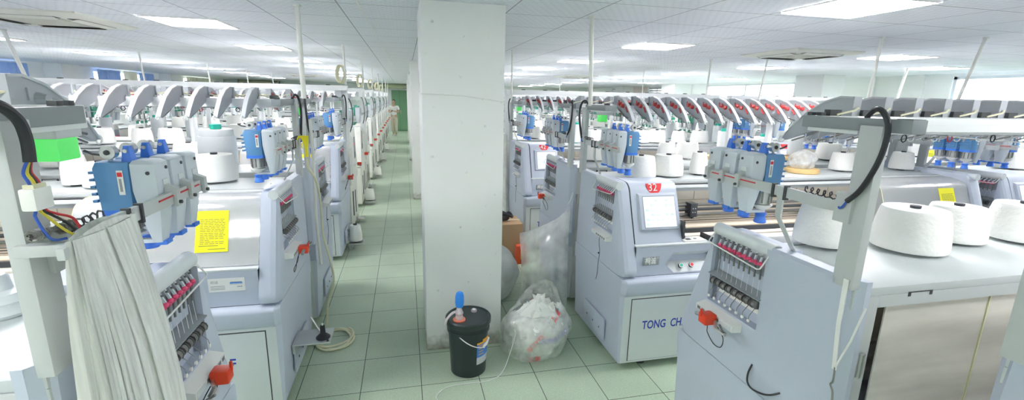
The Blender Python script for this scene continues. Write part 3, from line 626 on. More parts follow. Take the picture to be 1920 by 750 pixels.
FARSKIP = SMALL + ('carriage_stop', 'limit_switch_plate', 'push_button', 'logo', 'guide_rollers', 'recess_plate', 'sticker', 'letters', 'back_window', 'takedown_rollers', 'cabinet_door', 'cabinet_panel', 'spool', 'eyelet', 'bar_clamp', 'bar_strut')
G1 = 'blue grey flat knitting machines'
near = {}
spec = [ # key, faces, y, side, col, skip, label
 ('RB', 'n', YN(0), 1, 0, ('clip', 'letter_f', 'sticker'), 'blue-grey flat knitting machine with lit touch screen under red badge 32'),
 ('RA', 'f', YF(-1), 1, 0, ('plainwire', 'letter_f', 'letters', 'badge'), 'blue-grey knitting machine turned away, facing machine 32, with clear back panels'),
 ('RZ', 'n', -.17, 1, 0, ('clip', 'letter_f', 'badge'), 'grey knitting machine of which only a rear post corner shows, lower right'),
 ('RC', 'f', YF(0), 1, 0, ('plainwire', 'letter_f', 'letters', 'badge'), 'blue-grey knitting machine standing back to back behind machine 32, orange clip on its end'),
 ('RD', 'n', YN(1), 1, 0, ('clip', 'letter_f', 'sticker'), 'blue-grey knitting machine with lit screen under red badge 42'),
 ('LB', 'n', YN(0), -1, 0, ('plainwire', 'letters', 'badge'), 'blue-grey knitting machine with yellow notice on clear cover, left of aisle'),
 ('LA', 'f', YF(-1) - .06, -1, 0, ('plainwire', 'letter_f', 'letters', 'badge'), 'blue-grey knitting machine turned away, clear film bundle hanging at its end'),
 ('LC', 'f', YF(0), -1, 0, ('clip', 'letter_f', 'letters', 'badge', 'signal_wire'), 'blue-grey knitting machine back to back behind the yellow-notice machine, left of aisle'),
 ('LD', 'n', YN(1), -1, 0, ('plainwire', 'letters', 'letter_f', 'badge'), 'blue-grey knitting machine, third from the camera facing it, left of aisle'),
 ('RB2', 'n', YN(0), 1, 1, ('clip', 'letter_f', 'badge'), 'blue-grey knitting machine beyond the far end of machine 32'),
 ('RA2', 'f', YF(-1), 1, 1, FARSKIP, 'knitting machine beyond the one with clear back panels, by right windows'),
 ('RC2', 'f', YF(0), 1, 1, FARSKIP, 'blue-grey knitting machine back to back with the one beyond machine 32'),
 ('RD2', 'n', YN(1), 1, 1, FARSKIP, 'blue-grey knitting machine beyond the far end of machine 42'),
 ('LB2', 'n', YN(0), -1, 1, FARSKIP, 'blue-grey knitting machine beyond the far end of the yellow-notice machine'),
 ('LC2', 'f', YF(0), -1, 1, FARSKIP, 'knitting machine back to back with the one beyond the yellow-notice machine'),
 ('LD2', 'n', YN(1), -1, 1, FARSKIP, 'blue-grey knitting machine by left wall, in line with third camera-facing machine'),
]
for i, (key, fc, y, side, col, skip, label) in enumerate(spec):
    o = copy_tree(proto, None, skip); place(o, 0, y, fc, side, col); tag(o, label, 'knitting machine', G1); near[key] = o
def wipe(o):
    for c in list(o.children): wipe(c)
    bpy.data.objects.remove(o)
wipe(proto)
for key in ('RB', 'RD', 'LB', 'LD', 'RB2', 'RZ'):
    for c in near[key].children:
        if c.name.startswith('cap_beam'): c.location.y -= .08
        if c.name.startswith('yarn_feeder'): c.location.y += .12
for c in list(near['LA'].children):
    if c.name.startswith('corner_post'):
        for q in list(c.children):
            if c.data.vertices[0].co.x < 1: wipe(q)
plain = arm_mesh('arm')
for c in near['LA'].children:
    if c.name.startswith('tension_arm'): c.data = plain
    if c.name.startswith('cap_beam'): c.location.y += .075
for c in near['RA'].children:
    if c.name.startswith('cap_beam'): c.location.y += .03
badge_text(near['RB'], '32'); badge_text(near['RD'], '42')
for key, k in (('RC2', 0), ('RD2', 0), ('LB2', 0), ('LC2', 0), ('LD2', 0)):
    pass
cream = cream_machine(); G2 = 'cream knitting machines'
cream_list = []
n = {1: 0, -1: 0}
rows = [('f', YF(1))]
for k in range(2, 8): rows += [('n', YN(k)), ('f', YF(k))]
rows = rows[:-1]
for r_, (fc, y) in enumerate(rows):
    for side in (1, -1):
        for col in (0, 1):
            o = copy_tree(cream, None, () if col == 0 and side < 0 and r_ % 2 == 0 else ('shelf_l', 'shelf_r')); place(o, 0, y, fc, side, col)
            sd = 'right' if side > 0 else 'left'
            if col == 0: lb = f'{ORD[r_]} cream knitting machine going down the {sd} side of the aisle'
            else: lb = f'cream knitting machine beyond the {ORD[r_]} cream one, out towards the {sd} wall'
            tag(o, lb, 'knitting machine', G2); cream_list.append((o, side, col, r_, fc, y))
wipe(cream)

# ------------------------------------------------------------------ yarn cones
def cone_mesh(kind):
    b = MB(); c = MB()
    if kind == 'tall':
        b.lathe([(.066, .012), (.068, .02), (.067, .255), (.064, .262)], 'yarn2', n=24); c.lathe([(.03, 0), (.03, .255), (.042, .262), (.042, .285), (.036, .292)], 'green_cap', n=20)
    elif kind == 'spool':
        b.lathe([(.13, .012), (.135, .02), (.13, .235), (.125, .245), (.115, .245), (.118, .25), (.118, .285), (.112, .295)], 'yarn2', n=32); c.lathe([(.03, 0), (.03, .29), (.04, .30), (.04, .33), (.034, .334)], 'green_cap', n=20)
    elif kind == 'tip':
        b.lathe([(.055, .02), (.062, .03), (.04, .30), (.03, .31)], 'yarn', n=24); c.lathe([(.03, 0), (.03, .025), (.02, .04), (.02, .32)], 'core', n=10)
    else:
        R0, R1, H = {'wide': (.132, .112, .185), 'mid': (.105, .085, .18), 'narrow': (.072, .056, .19), 'small': (.075, .055, .165), 'big': (.15, .128, .20)}[kind]
        m_ = [(R0 * .97, .014), (R0, .022)]
        for i in range(1, 8):
            t = i / 8; m_.append((R0 + (R1 - R0) * t + .0022 * math.sin(PI * t) * 2, .022 + (H - .03) * t))
        m_ += [(R1, H - .01), (R1 * .96, H)]; b.lathe(m_, 'yarn', n=32)
        c.lathe([(.034, 0), (.034, .018), (.02, .03), (.02, H - .005), (.022, H + .012), (.016, H + .012)], 'core', n=14)
    return b.mesh('yarn'), c.mesh('core_tube')
CM = {k: cone_mesh(k) for k in ('tall', 'spool', 'tip', 'wide', 'mid', 'narrow', 'small', 'big')}
NAMEK = {'tall': ('yarn_bobbin', 'green-capped bobbin'), 'spool': ('yarn_bobbin', 'fat green-capped bobbin'), 'tip': ('yarn_cone', 'slim tall cone'), 'wide': ('yarn_cone', 'wide white cone'), 'mid': ('yarn_cone', 'medium white cone'), 'narrow': ('yarn_cone', 'narrow white cone'), 'small': ('yarn_cone', 'small white cone'), 'big': ('yarn_cone', 'large white cone')}
def put_cone(kind, x, y, z, label, group, s=1.):
    nm = NAMEK[kind][0]
    o = bpy.data.objects.new(nm, CM[kind][0]); COL.objects.link(o); o.location = (x, y, z); o.rotation_euler = (0, 0, random.uniform(0, 6)); o.scale = (s, s, s)
    c = bpy.data.objects.new('core_tube', CM[kind][1]); COL.objects.link(c); c.parent = o
    return tag(o, label, 'yarn cone', group)
def disc(x, y, z, label, r=.15):
    b = MB(); b.lathe([(r * .96, 0), (r, .006), (r, .034), (r * .96, .04)], 'wood', n=28); o = b.build('wooden_disc', loc=(x, y, z + .0008)); return tag(o, label, 'disc', 'wooden discs under bobbins')
MIDS = [XR + L / 2, XR + L + GAP + L / 2, XL - L / 2, XL - L - GAP - L / 2]
def table(key, items, phrase, group, z=WT):
    """items: (kind, x, y[, scale]) -> cones counted outwards from the aisle"""
    items = sorted(items, key=lambda t: abs(t[1] - .35)); cnt = {}
    for it in items:
        kind, x, y = it[:3]; s = it[3] if len(it) > 3 else 1.; zz = z + (it[4] if len(it) > 4 else 0) + .0008
        for md in MIDS:
            if abs(x - md) < .17 and kind != 'tip': x = md + math.copysign(.175, x - md)
        cnt[kind] = cnt.get(kind, 0) + 1
        put_cone(kind, x, y, zz, f'{ORD[cnt[kind] - 1]} {NAMEK[kind][1]} from the aisle, {phrase}', group, s)
table('RA', [('mid', 1.78, 1.58, 1.06), ('big', 2.11, 1.46, .92), ('wide', 2.47, 1.53, .9), ('wide', 2.80, 1.48, .95)], 'on the worktop above the clear back panels', 'cones on the near right worktop')
table('RB', [('wide', 1.84, 3.33, .95), ('wide', 2.11, 3.37, .95), ('narrow', 2.42, 3.40), ('mid', 2.75, 3.42), ('wide', 3.1, 3.45), ('mid', 3.98, 3.46, .95), ('mid', 4.27, 3.53, .93), ('mid', 4.70, 3.46, .95)], 'on the near touch-screen machine', 'cones on machine 32')
disc(3.50, 3.42, WT, 'yellowish wooden disc on machine 32 worktop, empty but for a film bag', .14)
put = []
table('RC', [('wide', 1.86, 4.36), ('mid', 2.76, 4.46, .95), ('wide', 3.06, 4.43, .95), ('tall', 3.36, 4.33, 1., .04), ('mid', 3.72, 4.4), ('spool', 3.96, 4.45, .8), ('tall', 4.20, 4.24, 1.05, .04), ('wide', 4.62, 4.19), ('mid', 2.2, 4.35)], 'on the machine behind the near touch-screen', 'cones behind machine 32')
disc(3.33, 4.33, WT, 'round wooden disc under a bobbin, behind machine 32'); disc(4.20, 4.24, WT, 'round wooden disc under the further bobbin, behind machine 32')
table('RB2', [('wide', 6.05, 3.4), ('wide', 6.35, 3.46), ('mid', 6.75, 3.4), ('wide', 7.1, 3.4), ('mid', 7.6, 3.4)], 'on the machine past the near touch-screen', 'cones beyond machine 32')
table('RD', [('wide', 2.05, 6.12), ('tall', 2.35, 6.15), ('wide', 2.62, 6.1), ('mid', 2.95, 6.16), ('wide', 3.3, 6.12), ('wide', 3.62, 6.15), ('mid', 3.95, 6.1), ('wide', 4.3, 6.1), ('tall', 4.6, 6.1)], 'on the farther touch-screen machine', 'cones on machine 42')
table('LB', [('wide', -1.28, 3.50, 1.02), ('spool', -1.44, 3.34 + .20, .9) if False else ('wide', -1.66, 3.38, .8), ('narrow', -2.06, 3.44, 1.02), ('mid', -1.88, 3.36, .9), ('tip', -2.67, 3.36, 1.05, .04), ('mid', -3.0, 3.4), ('wide', -3.4, 3.45)], 'on the yellow-notice machine', 'cones on the yellow-notice machine')
disc(-2.67, 3.36, WT, 'round wooden disc under a slim cone on the yellow-notice machine')
table('LC', [('spool', -1.50, 4.20, 1.05), ('tall', -1.18, 4.16, 1.), ('wide', -1.80, 4.42, .95), ('wide', -2.16, 4.30, .9), ('wide', -2.62, 4.30, 1.), ('wide', -2.95, 4.32, .85), ('mid', -3.4, 4.3), ('mid', -3.8, 4.35)], 'just behind the yellow-notice machine', 'cones behind the yellow-notice machine')
table('LD', [('mid', -1.55, 6.1), ('narrow', -1.8, 6.12), ('mid', -2.15, 6.08, 1.05), ('wide', -2.55, 6.1), ('mid', -2.95, 6.12), ('wide', -3.35, 6.1), ('narrow', -3.6, 6.15), ('wide', -3.9, 6.12)], 'on the third camera-facing left machine', 'cones on the left third machine')
random.seed(21)
for key, x0, x1, y, ph in (('RC2', 5.3, 7.9, 4.3, 'behind the one past the near touch-screen'), ('RD2', 5.3, 8.4, 6.1, 'past the farther touch-screen machine'), ('LB2', -7.7, -4.7, 3.4, 'past the yellow-notice machine, by left wall'), ('LC2', -7.7, -5.2, 4.3, 'behind the one past the yellow notice'), ('LD2', -7.7, -4.7, 6.1, 'by left wall in the third row')):
    it = []; x = x0 + .1
    while x < x1: it.append((random.choice(('wide', 'mid', 'wide', 'narrow', 'tall')), x, y + random.uniform(-.04, .08))); x += random.uniform(.3, .5)
    table(key, it, ph, 'cones ' + ph)
ncone = 0
for (o, side, col, r_, fc, y) in cream_list:
    if r_ > 5: continue
    if col == 1 and r_ > 4: continue
    xa = o.location.x if fc == 'n' else o.location.x - L
    yc = y + .6 if fc == 'n' else y - .6
    it = []; x = xa + .5
    while x < xa + L - .3: it.append((random.choice(('wide', 'mid', 'wide', 'narrow', 'tall')), x, yc + random.uniform(-.08, .08))); x += random.uniform(.34, .62) if r_ < 3 else random.uniform(.5, .9)
    sd = 'right' if side > 0 else 'left'
    ph = f'on {sd}-hand {ORD[r_]} cream machine' if col == 0 else f'by {sd} wall in {ORD[r_]} cream row'
    table('', it, ph, 'cones ' + ph); ncone += len(it)
for i, (x, y, r_) in enumerate([(-.66, 5.95, 0), (-.655, 8.5, 1), (-.655, 11.2, 2), (-.655, 14.0, 3), (-.655, 16.7, 4)]):
    put_cone('narrow', x - .0, y, .0668 if i else .0908, ['yarn cone on a floor-level shelf at the left aisle side, nearest of them', 'yarn cone on a low shelf, second along the left aisle side', 'yarn cone on a low shelf, third along the left aisle side', 'yarn cone on a low shelf, fourth along the left aisle side', 'yarn cone on a low shelf, farthest along the left aisle side'][i], 'cones low along the aisle', 1.15)
b = MB(); b.box(-.74, -.56, 5.85, 6.05, .075, .09, 'steel', .003); b.box(-.74, -.70, 5.9, 6.0, 0, .08, 'steel'); tag(b.build('cone_stand'), 'low metal stand under the nearest aisle-side yarn cone', 'stand')
for i, (y, z) in enumerate([(8.5, 0), (11.2, 0), (14., 0), (16.7, 0)]):
    b = MB(); b.box(-.74, -.56, y - .1, y + .1, .05, .066, 'steel', .003); b.box(-.74, -.70, y - .05, y + .05, 0, .055, 'steel'); tag(b.build('cone_stand'), f'low metal stand under the {ORD[i + 1]} aisle-side yarn cone', 'stand')

# ------------------------------------------------------------------ the room
CZ = 2.558; XWL, XWR, YB, Y0 = -8.9, 10.2, 26.6, -2.5
def slab(name, x0, x1, y0, y1, z0, z1, m, parent=None):
    b = MB(); b.box(x0, x1, y0, y1, z0, z1, m); o = b.build(name, parent)
    return struct(o) if parent is None else o
slab('floor', XWL - .2, XWR + .2, Y0, YB + .2, -.1, 0, 'floor'); slab('ceiling', XWL - .2, XWR + .2, Y0, YB + .2, CZ, CZ + .1, 'ceiling')
b = MB(); b.box(XWL - .2, -.70, YB, YB + .2, 0, CZ, 'farwall'); b.box(.20, XWR + .2, YB, YB + .2, 0, CZ, 'wall'); b.box(-.70, .20, YB, YB + .2, 2.25, CZ, 'farwall'); b.box(-.70, .20, YB + .02, YB + .2, 0, 2.25, 'seam'); b.box(3., 5.2, YB - .01, YB, 1.2, 2.4, 'paint_light'); struct(b.build('wall_far'))
b = MB(); b.box(XWL - .2, XWR + .2, Y0 - .2, Y0, 0, CZ, 'wall'); struct(b.build('wall_back'))
def side_wall(name, x, wins, zb, zt, out):
    b = MB(); x0, x1 = sorted((x, x + out * .2)); ys = Y0
    for a, c in wins:
        b.box(x0, x1, ys, a, 0, CZ, 'wall'); b.box(x0, x1, a, c, 0, zb, 'wall'); b.box(x0, x1, a, c, zt, CZ, 'wall'); ys = c
    b.box(x0, x1, ys, YB + .2, 0, CZ, 'wall'); struct(b.build(name))
WL = [(9.5, 13.6), (16.4, 19.4), (22.2, 24.9)]; WR = [(2.2, 6.9), (10.6, 14.4), (17.2, 18.2), (20.8, 21.8)]
side_wall('wall_left', XWL, WL, 1.0, 2.50, -1); side_wall('wall_right', XWR, WR, 1.0, 2.50, 1)
def window(name, x, a, c, out, mull):
    e = empty(name, (x + out * .06, (a + c) / 2, 1.0)); struct(e); loc = Vector(e.location)
    f = MB(); y0, y1 = a - loc.y, c - loc.y
    f.box(-.03, .03, y0, y0 + .05, 0, 1.5, 'alu'); f.box(-.03, .03, y1 - .05, y1, 0, 1.5, 'alu'); f.box(-.03, .03, y0, y1, 0, .05, 'alu'); f.box(-.03, .03, y0, y1, 1.45, 1.5, 'alu')
    for k in range(1, mull): y = y0 + (y1 - y0) * k / mull; f.box(-.03, .03, y - .03, y + .03, .05, 1.45, 'alu')
    f.build('window_frame', e); g = MB(); g.box(-.004, .004, y0 + .05, y1 - .05, .05, 1.45, 'glass'); g.build('window_pane', e); return e
for i, (a, c) in enumerate(WL): window(f'window_{i + 1}', XWL, a, c, -1, 3)
for i, (a, c) in enumerate(WR): window(f'window_{i + 4}', XWR, a, c, 1, 2)
def curtain(x, y0, y1, z0, z1, m, label):
    b = MB(); n = int((y1 - y0) / .06); fr = [(x + .03 * math.sin(i * 1.9) + .012 * math.sin(i * .7), y0 + (y1 - y0) * i / n) for i in range(n + 1)]
    loop = fr + [(p[0] + .004, p[1]) for p in reversed(fr)]; b.prism_z(loop, z0, z1, m); b.tube([(x, y0, z1 + .01), (x, y1, z1 + .01)], .012, 'alu', 6)
    return tag(b.build('curtain'), label, 'curtain')
curtain(XWL + .12, 11.6, 13.7, .9, 2.50, 'curtain_blue', 'blue curtain over the nearest left-wall window')
curtain(XWL + .12, 16.35, 17.55, .9, 2.50, 'curtain_blue', 'pale blue curtain left of the cream one'); curtain(XWL + .12, 17.7, 18.5, .9, 2.50, 'curtain_cream', 'cream curtain hanging between two blue curtains'); curtain(XWL + .12, 18.6, 19.5, .9, 2.50, 'curtain_blue', 'blue curtain right of the cream one')
curtain(XWL + .12, 22.2, 24.9, .9, 2.50, 'curtain_cream', 'cream curtain over the farthest left-wall window'); curtain(XWR - .12, 3.6, 5.38, .9, 2.42, 'curtain_cream', 'thin cream curtain at the right-wall window edge')
for i, (a, c) in enumerate(WR[2:]):
    b = MB()
    for k in range(16): z = 1.05 + k * .09; b.loft([[(XWR - .04, a, z), (XWR - .01, a, z + .07), (XWR - .005, a, z + .07), (XWR - .035, a, z)], [(XWR - .04, c, z), (XWR - .01, c, z + .07), (XWR - .005, c, z + .07), (XWR - .035, c, z)]], 'louvre')
    b.box(XWR - .05, XWR - .001, a - .04, a, 1.0, 2.5, 'alu'); b.box(XWR - .05, XWR - .001, c, c + .04, 1.0, 2.5, 'alu')
    tag(b.build('louvre_shutter'), ['grey slatted shutter nearer the camera on the right wall', 'grey slatted shutter deeper down the right wall'][i], 'shutter', 'slatted shutters')
b = MB(); b.box(XWR - .34, XWR - .06, 5.5, 6.95, 1.90, 2.04, 'teal', .02); b.box(XWR - .36, XWR - .05, 5.45, 5.56, 1.89, 2.06, 'label_grey', .01); b.box(XWR - .06, XWR, 5.6, 6.8, 1.90, 1.94, 'alu'); b.box(XWR - .35, XWR - .06, 5.5, 6.95, 2.035, 2.06, 'alu'); tag(b.build('roller_box'), 'long teal box mounted across the right-hand bright window', 'box')
# pillars and columns
for i, (x0, x1, y0, y1) in enumerate([(.118, .70, 3.285, 3.87), (.118, .70, 8.75, 9.33), (.118, .70, 14.25, 14.83), (.118, .70, 19.75, 20.33)]):
    b = MB(); b.box(x0, x1, y0, y1, 0, CZ, 'pillar', .006); b.box(x0 - .004, x1 + .004, y0 - .004, y1 + .004, 0, .012, 'grey') if False else None
    struct(b.build('pillar'))
for (x0, x1, y0, y1) in [(8.75, 9.3, 8.36, 9.1), (9.5, 10.2, 15.2, 16.1), (9.6, 10.2, 19.6, 20.3), (-8.9, -8.5, 14.4, 15.1), (-8.9, -8.5, 20.2, 20.9)]:
    struct(slab('column', x0, x1, y0, y1, 0, CZ, 'wall'))
b = MB(); b.box(XWR - .06, XWR, 7.35, 7.5, 0, CZ, 'wall'); b.box(XWR - .06, XWR, 8.4, 8.5, 0, CZ, 'wall'); struct(b.build('trim_1'))
b = MB(); b.box(XWR - .03, XWR, 16.2, 17.1, .2, CZ - .05, 'pinkwall'); b.box(XWR - .03, XWR, 18.4, 20.6, .2, CZ - .05, 'pinkwall'); struct(b.build('trim_2'))
# far door and roller shutters
d = empty('door_1', (-.25, YB, 0)); struct(d)
b = MB(); b.box(-.42, -.005, -.05, .0, .02, 2.22, 'door_green'); b.box(.005, .42, -.05, 0, .02, 2.22, 'door_green'); b.build('door_leaf', d)
b = MB(); b.box(-.45, -.42, -.06, .02, 0, 2.25, 'alu'); b.box(.42, .45, -.06, .02, 0, 2.25, 'alu'); b.box(-.45, .45, -.06, .02, 2.22, 2.25, 'alu'); b.build('door_frame', d); b = MB(); b.box(.04, .06, -.09, -.05, .95, 1.15, 'steel'); b.build('door_handle', d)
b = MB(); b.box(.2, .42, YB - .02, YB, 0, 2.3, 'alu'); struct(b.build('trim_3'))
b = MB(); b.cyl((-1.6, YB - .16, 2.42), (.14, YB - .16, 2.42), .125, 'shutter', n=20); b.box(-1.65, -1.6, YB - .3, YB, 2.28, CZ, 'steel_dark'); b.box(.14, .19, YB - .3, YB, 2.28, CZ, 'steel_dark'); tag(b.build('shutter_roll'), 'khaki rolled shutter above the green far door', 'roller shutter', 'rolled shutters')
b = MB(); b.cyl((-8.1, YB - .16, 2.40), (-6.3, YB - .16, 2.40), .14, 'shutter', n=20); b.box(-8.15, -8.1, YB - .32, YB, 2.24, CZ, 'steel_dark'); b.box(-6.3, -6.25, YB - .32, YB, 2.24, CZ, 'steel_dark'); tag(b.build('shutter_roll'), 'khaki rolled shutter at the far left corner of the room', 'roller shutter', 'rolled shutters')
# ceiling lamps
lm = MB(); lm.box(-.292, .292, -.292, .292, -.012, -.008, 'lightpanel'); lme = lm.mesh('diffuser'); fm = MB()
for a in (-1, 1): fm.box(a * .292 - (.008 if a > 0 else 0) + (0 if a > 0 else -.0), a * .292 + .008, -.30, .30, -.014, 0, 'light_frame'); fm.box(-.30, .30, a * .292, a * .292 + a * .008, -.014, 0, 'light_frame')
fm.box(-.29, .29, -.29, .29, -.006, 0, 'light_frame'); fme = fm.mesh('frame')
def lamp(x, y, label):
    o = empty('ceiling_light', (x, y, CZ)); tag(o, label, 'ceiling light', 'square ceiling light panels')
    for nm, me in (('frame', fme), ('diffuser', lme)): c = bpy.data.objects.new(nm, me); COL.objects.link(c); c.parent = o
cols = [(-5.2, 'outer left', [2.6, 5.0, 7.45, 9.9, 12.0, 14.6, 16.9, 19.2, 21.6]), (-1.87, 'left', [2.6, 5.0, 7.3, 9.9, 12.1, 14.5, 16.9, 19.3, 21.7, 24.1]), (2.86, 'right', [2.58, 5.02, 7.45, 9.85, 12.2, 14.6, 17., 19.4, 21.8, 24.2]), (6.28, 'middle right', [2.6, 4.95, 7.3, 9.9, 12.2, 14.6, 17., 19.4, 21.8, 24.2]), (8.55, 'outer right', [6.05, 11.0, 15.3])]
for x, nm, ys in cols:
    for i, y in enumerate(ys): lamp(x, y, f'{ORD[i]} square light panel in the {nm} ceiling row, counting from the camera')
for x in (-1.87, 2.86):
    for y in (.2, -1.9): lamp(x, y, 'square light panel overhead behind the picture edge, ' + ('left' if x < 0 else 'right') + ' side')
# air conditioners
def cassette(x, y, label):
    o = empty('ceiling_air_conditioner', (x, y, CZ)); tag(o, label, 'air conditioner', 'ceiling cassette air conditioners')
    b = MB(); w = .475; b.loft([[(-w, -w, 0), (w, -w, 0), (w, w, 0), (-w, w, 0)], [(-w, -w, -.012), (w, -w, -.012), (w, w, -.012), (-w, w, -.012)], [(-w + .05, -w + .05, -.035), (w - .05, -w + .05, -.035), (w - .05, w - .05, -.035), (-w + .05, w - .05, -.035)]], 'ac'); b.build('panel', o)
    g = MB(); g.box(-.25, .25, -.25, .25, -.042, -.034, 'ac_grille', .004); 
    for k in range(12): g.box(-.23, .23, -.23 + k * .04, -.222 + k * .04, -.045, -.04, 'ac')
    g.build('grille', o)
    for k in range(4):
        s = MB(); s.box(-.27, .27, .30, .385, -.0385, -.030, 'dark'); s.loft([[(-.265, .322, -.055), (.265, .322, -.055), (.265, .385, -.038), (-.265, .385, -.038)], [(-.265, .322, -.051), (.265, .322, -.051), (.265, .385, -.034), (-.265, .385, -.034)]], 'ac'); q_ = s.build('air_slot', o); q_.rotation_euler = (0, 0, k * PI / 2)
cassette(-3.1, 5.2, 'cream cassette air conditioner in the ceiling, upper left'); cassette(4.85, 5.05, 'cream cassette air conditioner in the ceiling, right of the pillar'); cassette(4.6, 12.3, 'cream cassette air conditioner far off in the right ceiling'); cassette(-3.3, 17.5, 'cream cassette air conditioner far off in the left ceiling')
# conduit drops from the ceiling
def drop(x, y, zb, label, dx=0, dy=0, r=.014):
    b = MB(); b.cyl((x, y, CZ), (x + dx, y + dy, zb), r, 'conduit', n=10); b.cyl((x, y, CZ - .012), (x, y, CZ), r * 1.6, 'conduit', n=10); return tag(b.build('conduit_pole'), label, 'conduit', 'white conduit drops')
drop(-.73, 3.77, 1.90, 'thick white conduit dropping from ceiling left of the pillar', .0, 0, .018)
drop(1.42, 3.50, 1.888, 'white conduit dropping from ceiling to the post of machine 32', .03, 0, .017)
for k in range(1, 8): drop(-.74, 6.5 + 2.74 * (k - 1), 2.06, f'{ORD[k]} white conduit drop along the left side of the aisle', .0, 0)
for k in range(1, 5): drop(1.42, 6.2 + 2.74 * (k - 1) + (.3 if k > 1 else 0), 2.06 if k > 1 else 1.90, f'{ORD[k]} white conduit drop along the right side of the aisle', .0, 0, .012)
drop(4.35, 3.6, 1.9, 'slanting white conduit near the right air conditioner, closest to camera', .04, .06, .016); drop(5.13, 3.28, 1.9, 'white conduit leaning left at the right-hand window', .0, .13, .014); drop(8.2, 6.25, 2.06, 'white conduit before the plain right wall', -.02, .06, .02); drop(5.05, 5.8, 1.9, 'thin white conduit passing the right air conditioner', .0, .08, .012); drop(4.5, 6.3, 1.9, 'white conduit left of the right air conditioner', .0, .04, .014)
drop(-4.28, 6.45, 1.95, 'white conduit leaning at the far left window', .08, .1, .02); drop(-4.3, 9.2, 2.05, 'white conduit before the blue curtains', .03, 0, .013); drop(-4.3, 12., 2.05, 'white conduit right of the blue curtains', .02, 0, .013); drop(-4.3, 14.7, 2.05, 'white conduit at the cream curtain', .02, 0); drop(-4.3, 17.4, 2.05, 'white conduit near the far left shutter', .0, 0)
drop(4.98, 9.2, 2.05, 'thin white conduit in the right background, before the grey shutters', 0, 0, .011); drop(4.98, 12., 2.05, 'thin white conduit in the right background, by the column', 0, 0, .011); drop(4.98, 14.7, 2.05, 'thin white conduit deepest in the right background', 0, 0, .011)
def coil(x, y, z, label):
    b = MB()
    for k in range(3):
        n = 18; b.tube([(x + (k - 1) * .012 + .05 * math.cos(2 * PI * i / n), y - .012 + .012 * math.sin(2 * PI * i / n) + k * .012, z + .11 * math.sin(2 * PI * i / n)) for i in range(n + 1)], .012, 'hose', 6)
    return tag(b.build('cable_coil'), label, 'coiled cable', 'coiled cables on the left posts')
for k in range(5): coil(-.74 - .05, 6.5 + 2.74 * k, 2.19, f'{ORD[k]} loop of cream cable on the conduit drops left of the aisle')
# thin cable on the ceiling
b = MB(); b.tube([(-.30, 3.2, CZ - .005), (-.2, 10.5, CZ - .005)], .006, 'wire_white', 6); tag(b.build('ceiling_cable'), 'thin pale cable running along the ceiling left of the pillar', 'cable')
# ------------------------------------------------------------------ string round the pillar
b = MB(); b.tube([(.112, 3.88, 1.98), (.112, 3.279, 1.955), (.41, 3.277, 1.945), (.706, 3.279, 1.905), (.706, 3.88, 1.93), (.112, 3.88, 1.98)], .003, 'wire_white', 5); b.tube([(.112, 3.5, 1.965), (.111, 3.65, 2.12)], .003, 'wire_white', 5); tag(b.build('string'), 'white string tied round the pillar above head height', 'string')
# ------------------------------------------------------------------ bucket
bk = empty('bucket', (.40, 2.985, 0)); tag(bk, 'black lidded plastic bucket with blue hand pump, beside the pillar', 'bucket')
b = MB(); b.lathe([(.118, 0), (.126, .006), (.142, .325), (.152, .327), (.152, .345), (.145, .348), (.146, .37), (.152, .372), (.152, .385)], 'bucket', n=40); b.build('body', bk)
b = MB(); b.lathe([(.158, .378), (.162, .384), (.162, .415), (.155, .424), (.146, .424), (.142, .415), (.05, .414)], 'bucket', n=40); b.cyl((.05, .07, .414), (.05, .07, .428), .022, 'pump_clear', n=12); b.cyl((.05, .07, .428), (.05, .07, .434), .012, 'white', n=10); b.build('lid', bk)
b = MB(); b.cyl((-.07, -.045, .414), (-.07, -.045, .424), .043, 'coral', n=20); b.build('collar', bk)
b = MB(); b.lathe([(.026, .422), (.03, .435), (.024, .455), (.03, .47), (.022, .49), (.014, .515)], 'pump_clear', (-.07, -.045, 0), 16); b.tube(spline([(-.07, -.045, .475), (-.11, -.05, .478), (-.155, -.06, .44), (-.168, -.065, .40)], 4), .009, 'pump_clear', 8); b.build('pump_body', bk)
b = MB(); b.lathe([(.014, .505), (.026, .515), (.031, .545), (.030, .59), (.024, .615), (.014, .622)], 'pump_blue', (-.066, -.04, 0), 16); b.build('pump_handle', bk)
def shell(a0, a1, z0, z1, m, mb, off):
    n = 8; rr = lambda z: .126 + (z - .006) * .016 / .319 + off
    lo = []
    for z in (z0, z1): lo.append([(rr(z) * math.cos(a0 + (a1 - a0) * i / n), rr(z) * math.sin(a0 + (a1 - a0) * i / n), z) for i in range(n + 1)])
    mb.loft(lo, m, cap=False, closed=False)
b = MB(); A0, A1 = math.radians(-72), math.radians(-18)
shell(A0, A1, .10, .155, 'label_grey', b, .002); shell(A0, A1, .155, .255, 'label_blue', b, .002); shell(A0, A1, .255, .27, 'label_orange', b, .002); shell(A0 + .35, A1, .27, .285, 'label_orange', b, .002)
for z in (.175, .197, .219, .241): shell(A0 + .1, A0 + .42, z, z + .006, 'label_orange', b, .003)
b.build('label', bk)
b = MB(); hp = [(.145 * math.cos(a), .145 * math.sin(a) - .022 * math.sin((a - math.radians(-128)) / math.radians(110) * PI), .335 - .10 * math.sin(max(0, min(1, (a - math.radians(-128)) / math.radians(118))) * PI * .62)) for a in [math.radians(-128 + 118 * i / 14) for i in range(15)]]
b.tube(hp, .0035, 'wire_white', 6); b.cyl(hp[9], hp[14], .009, 'white', n=10); b.build('bail_handle', bk)
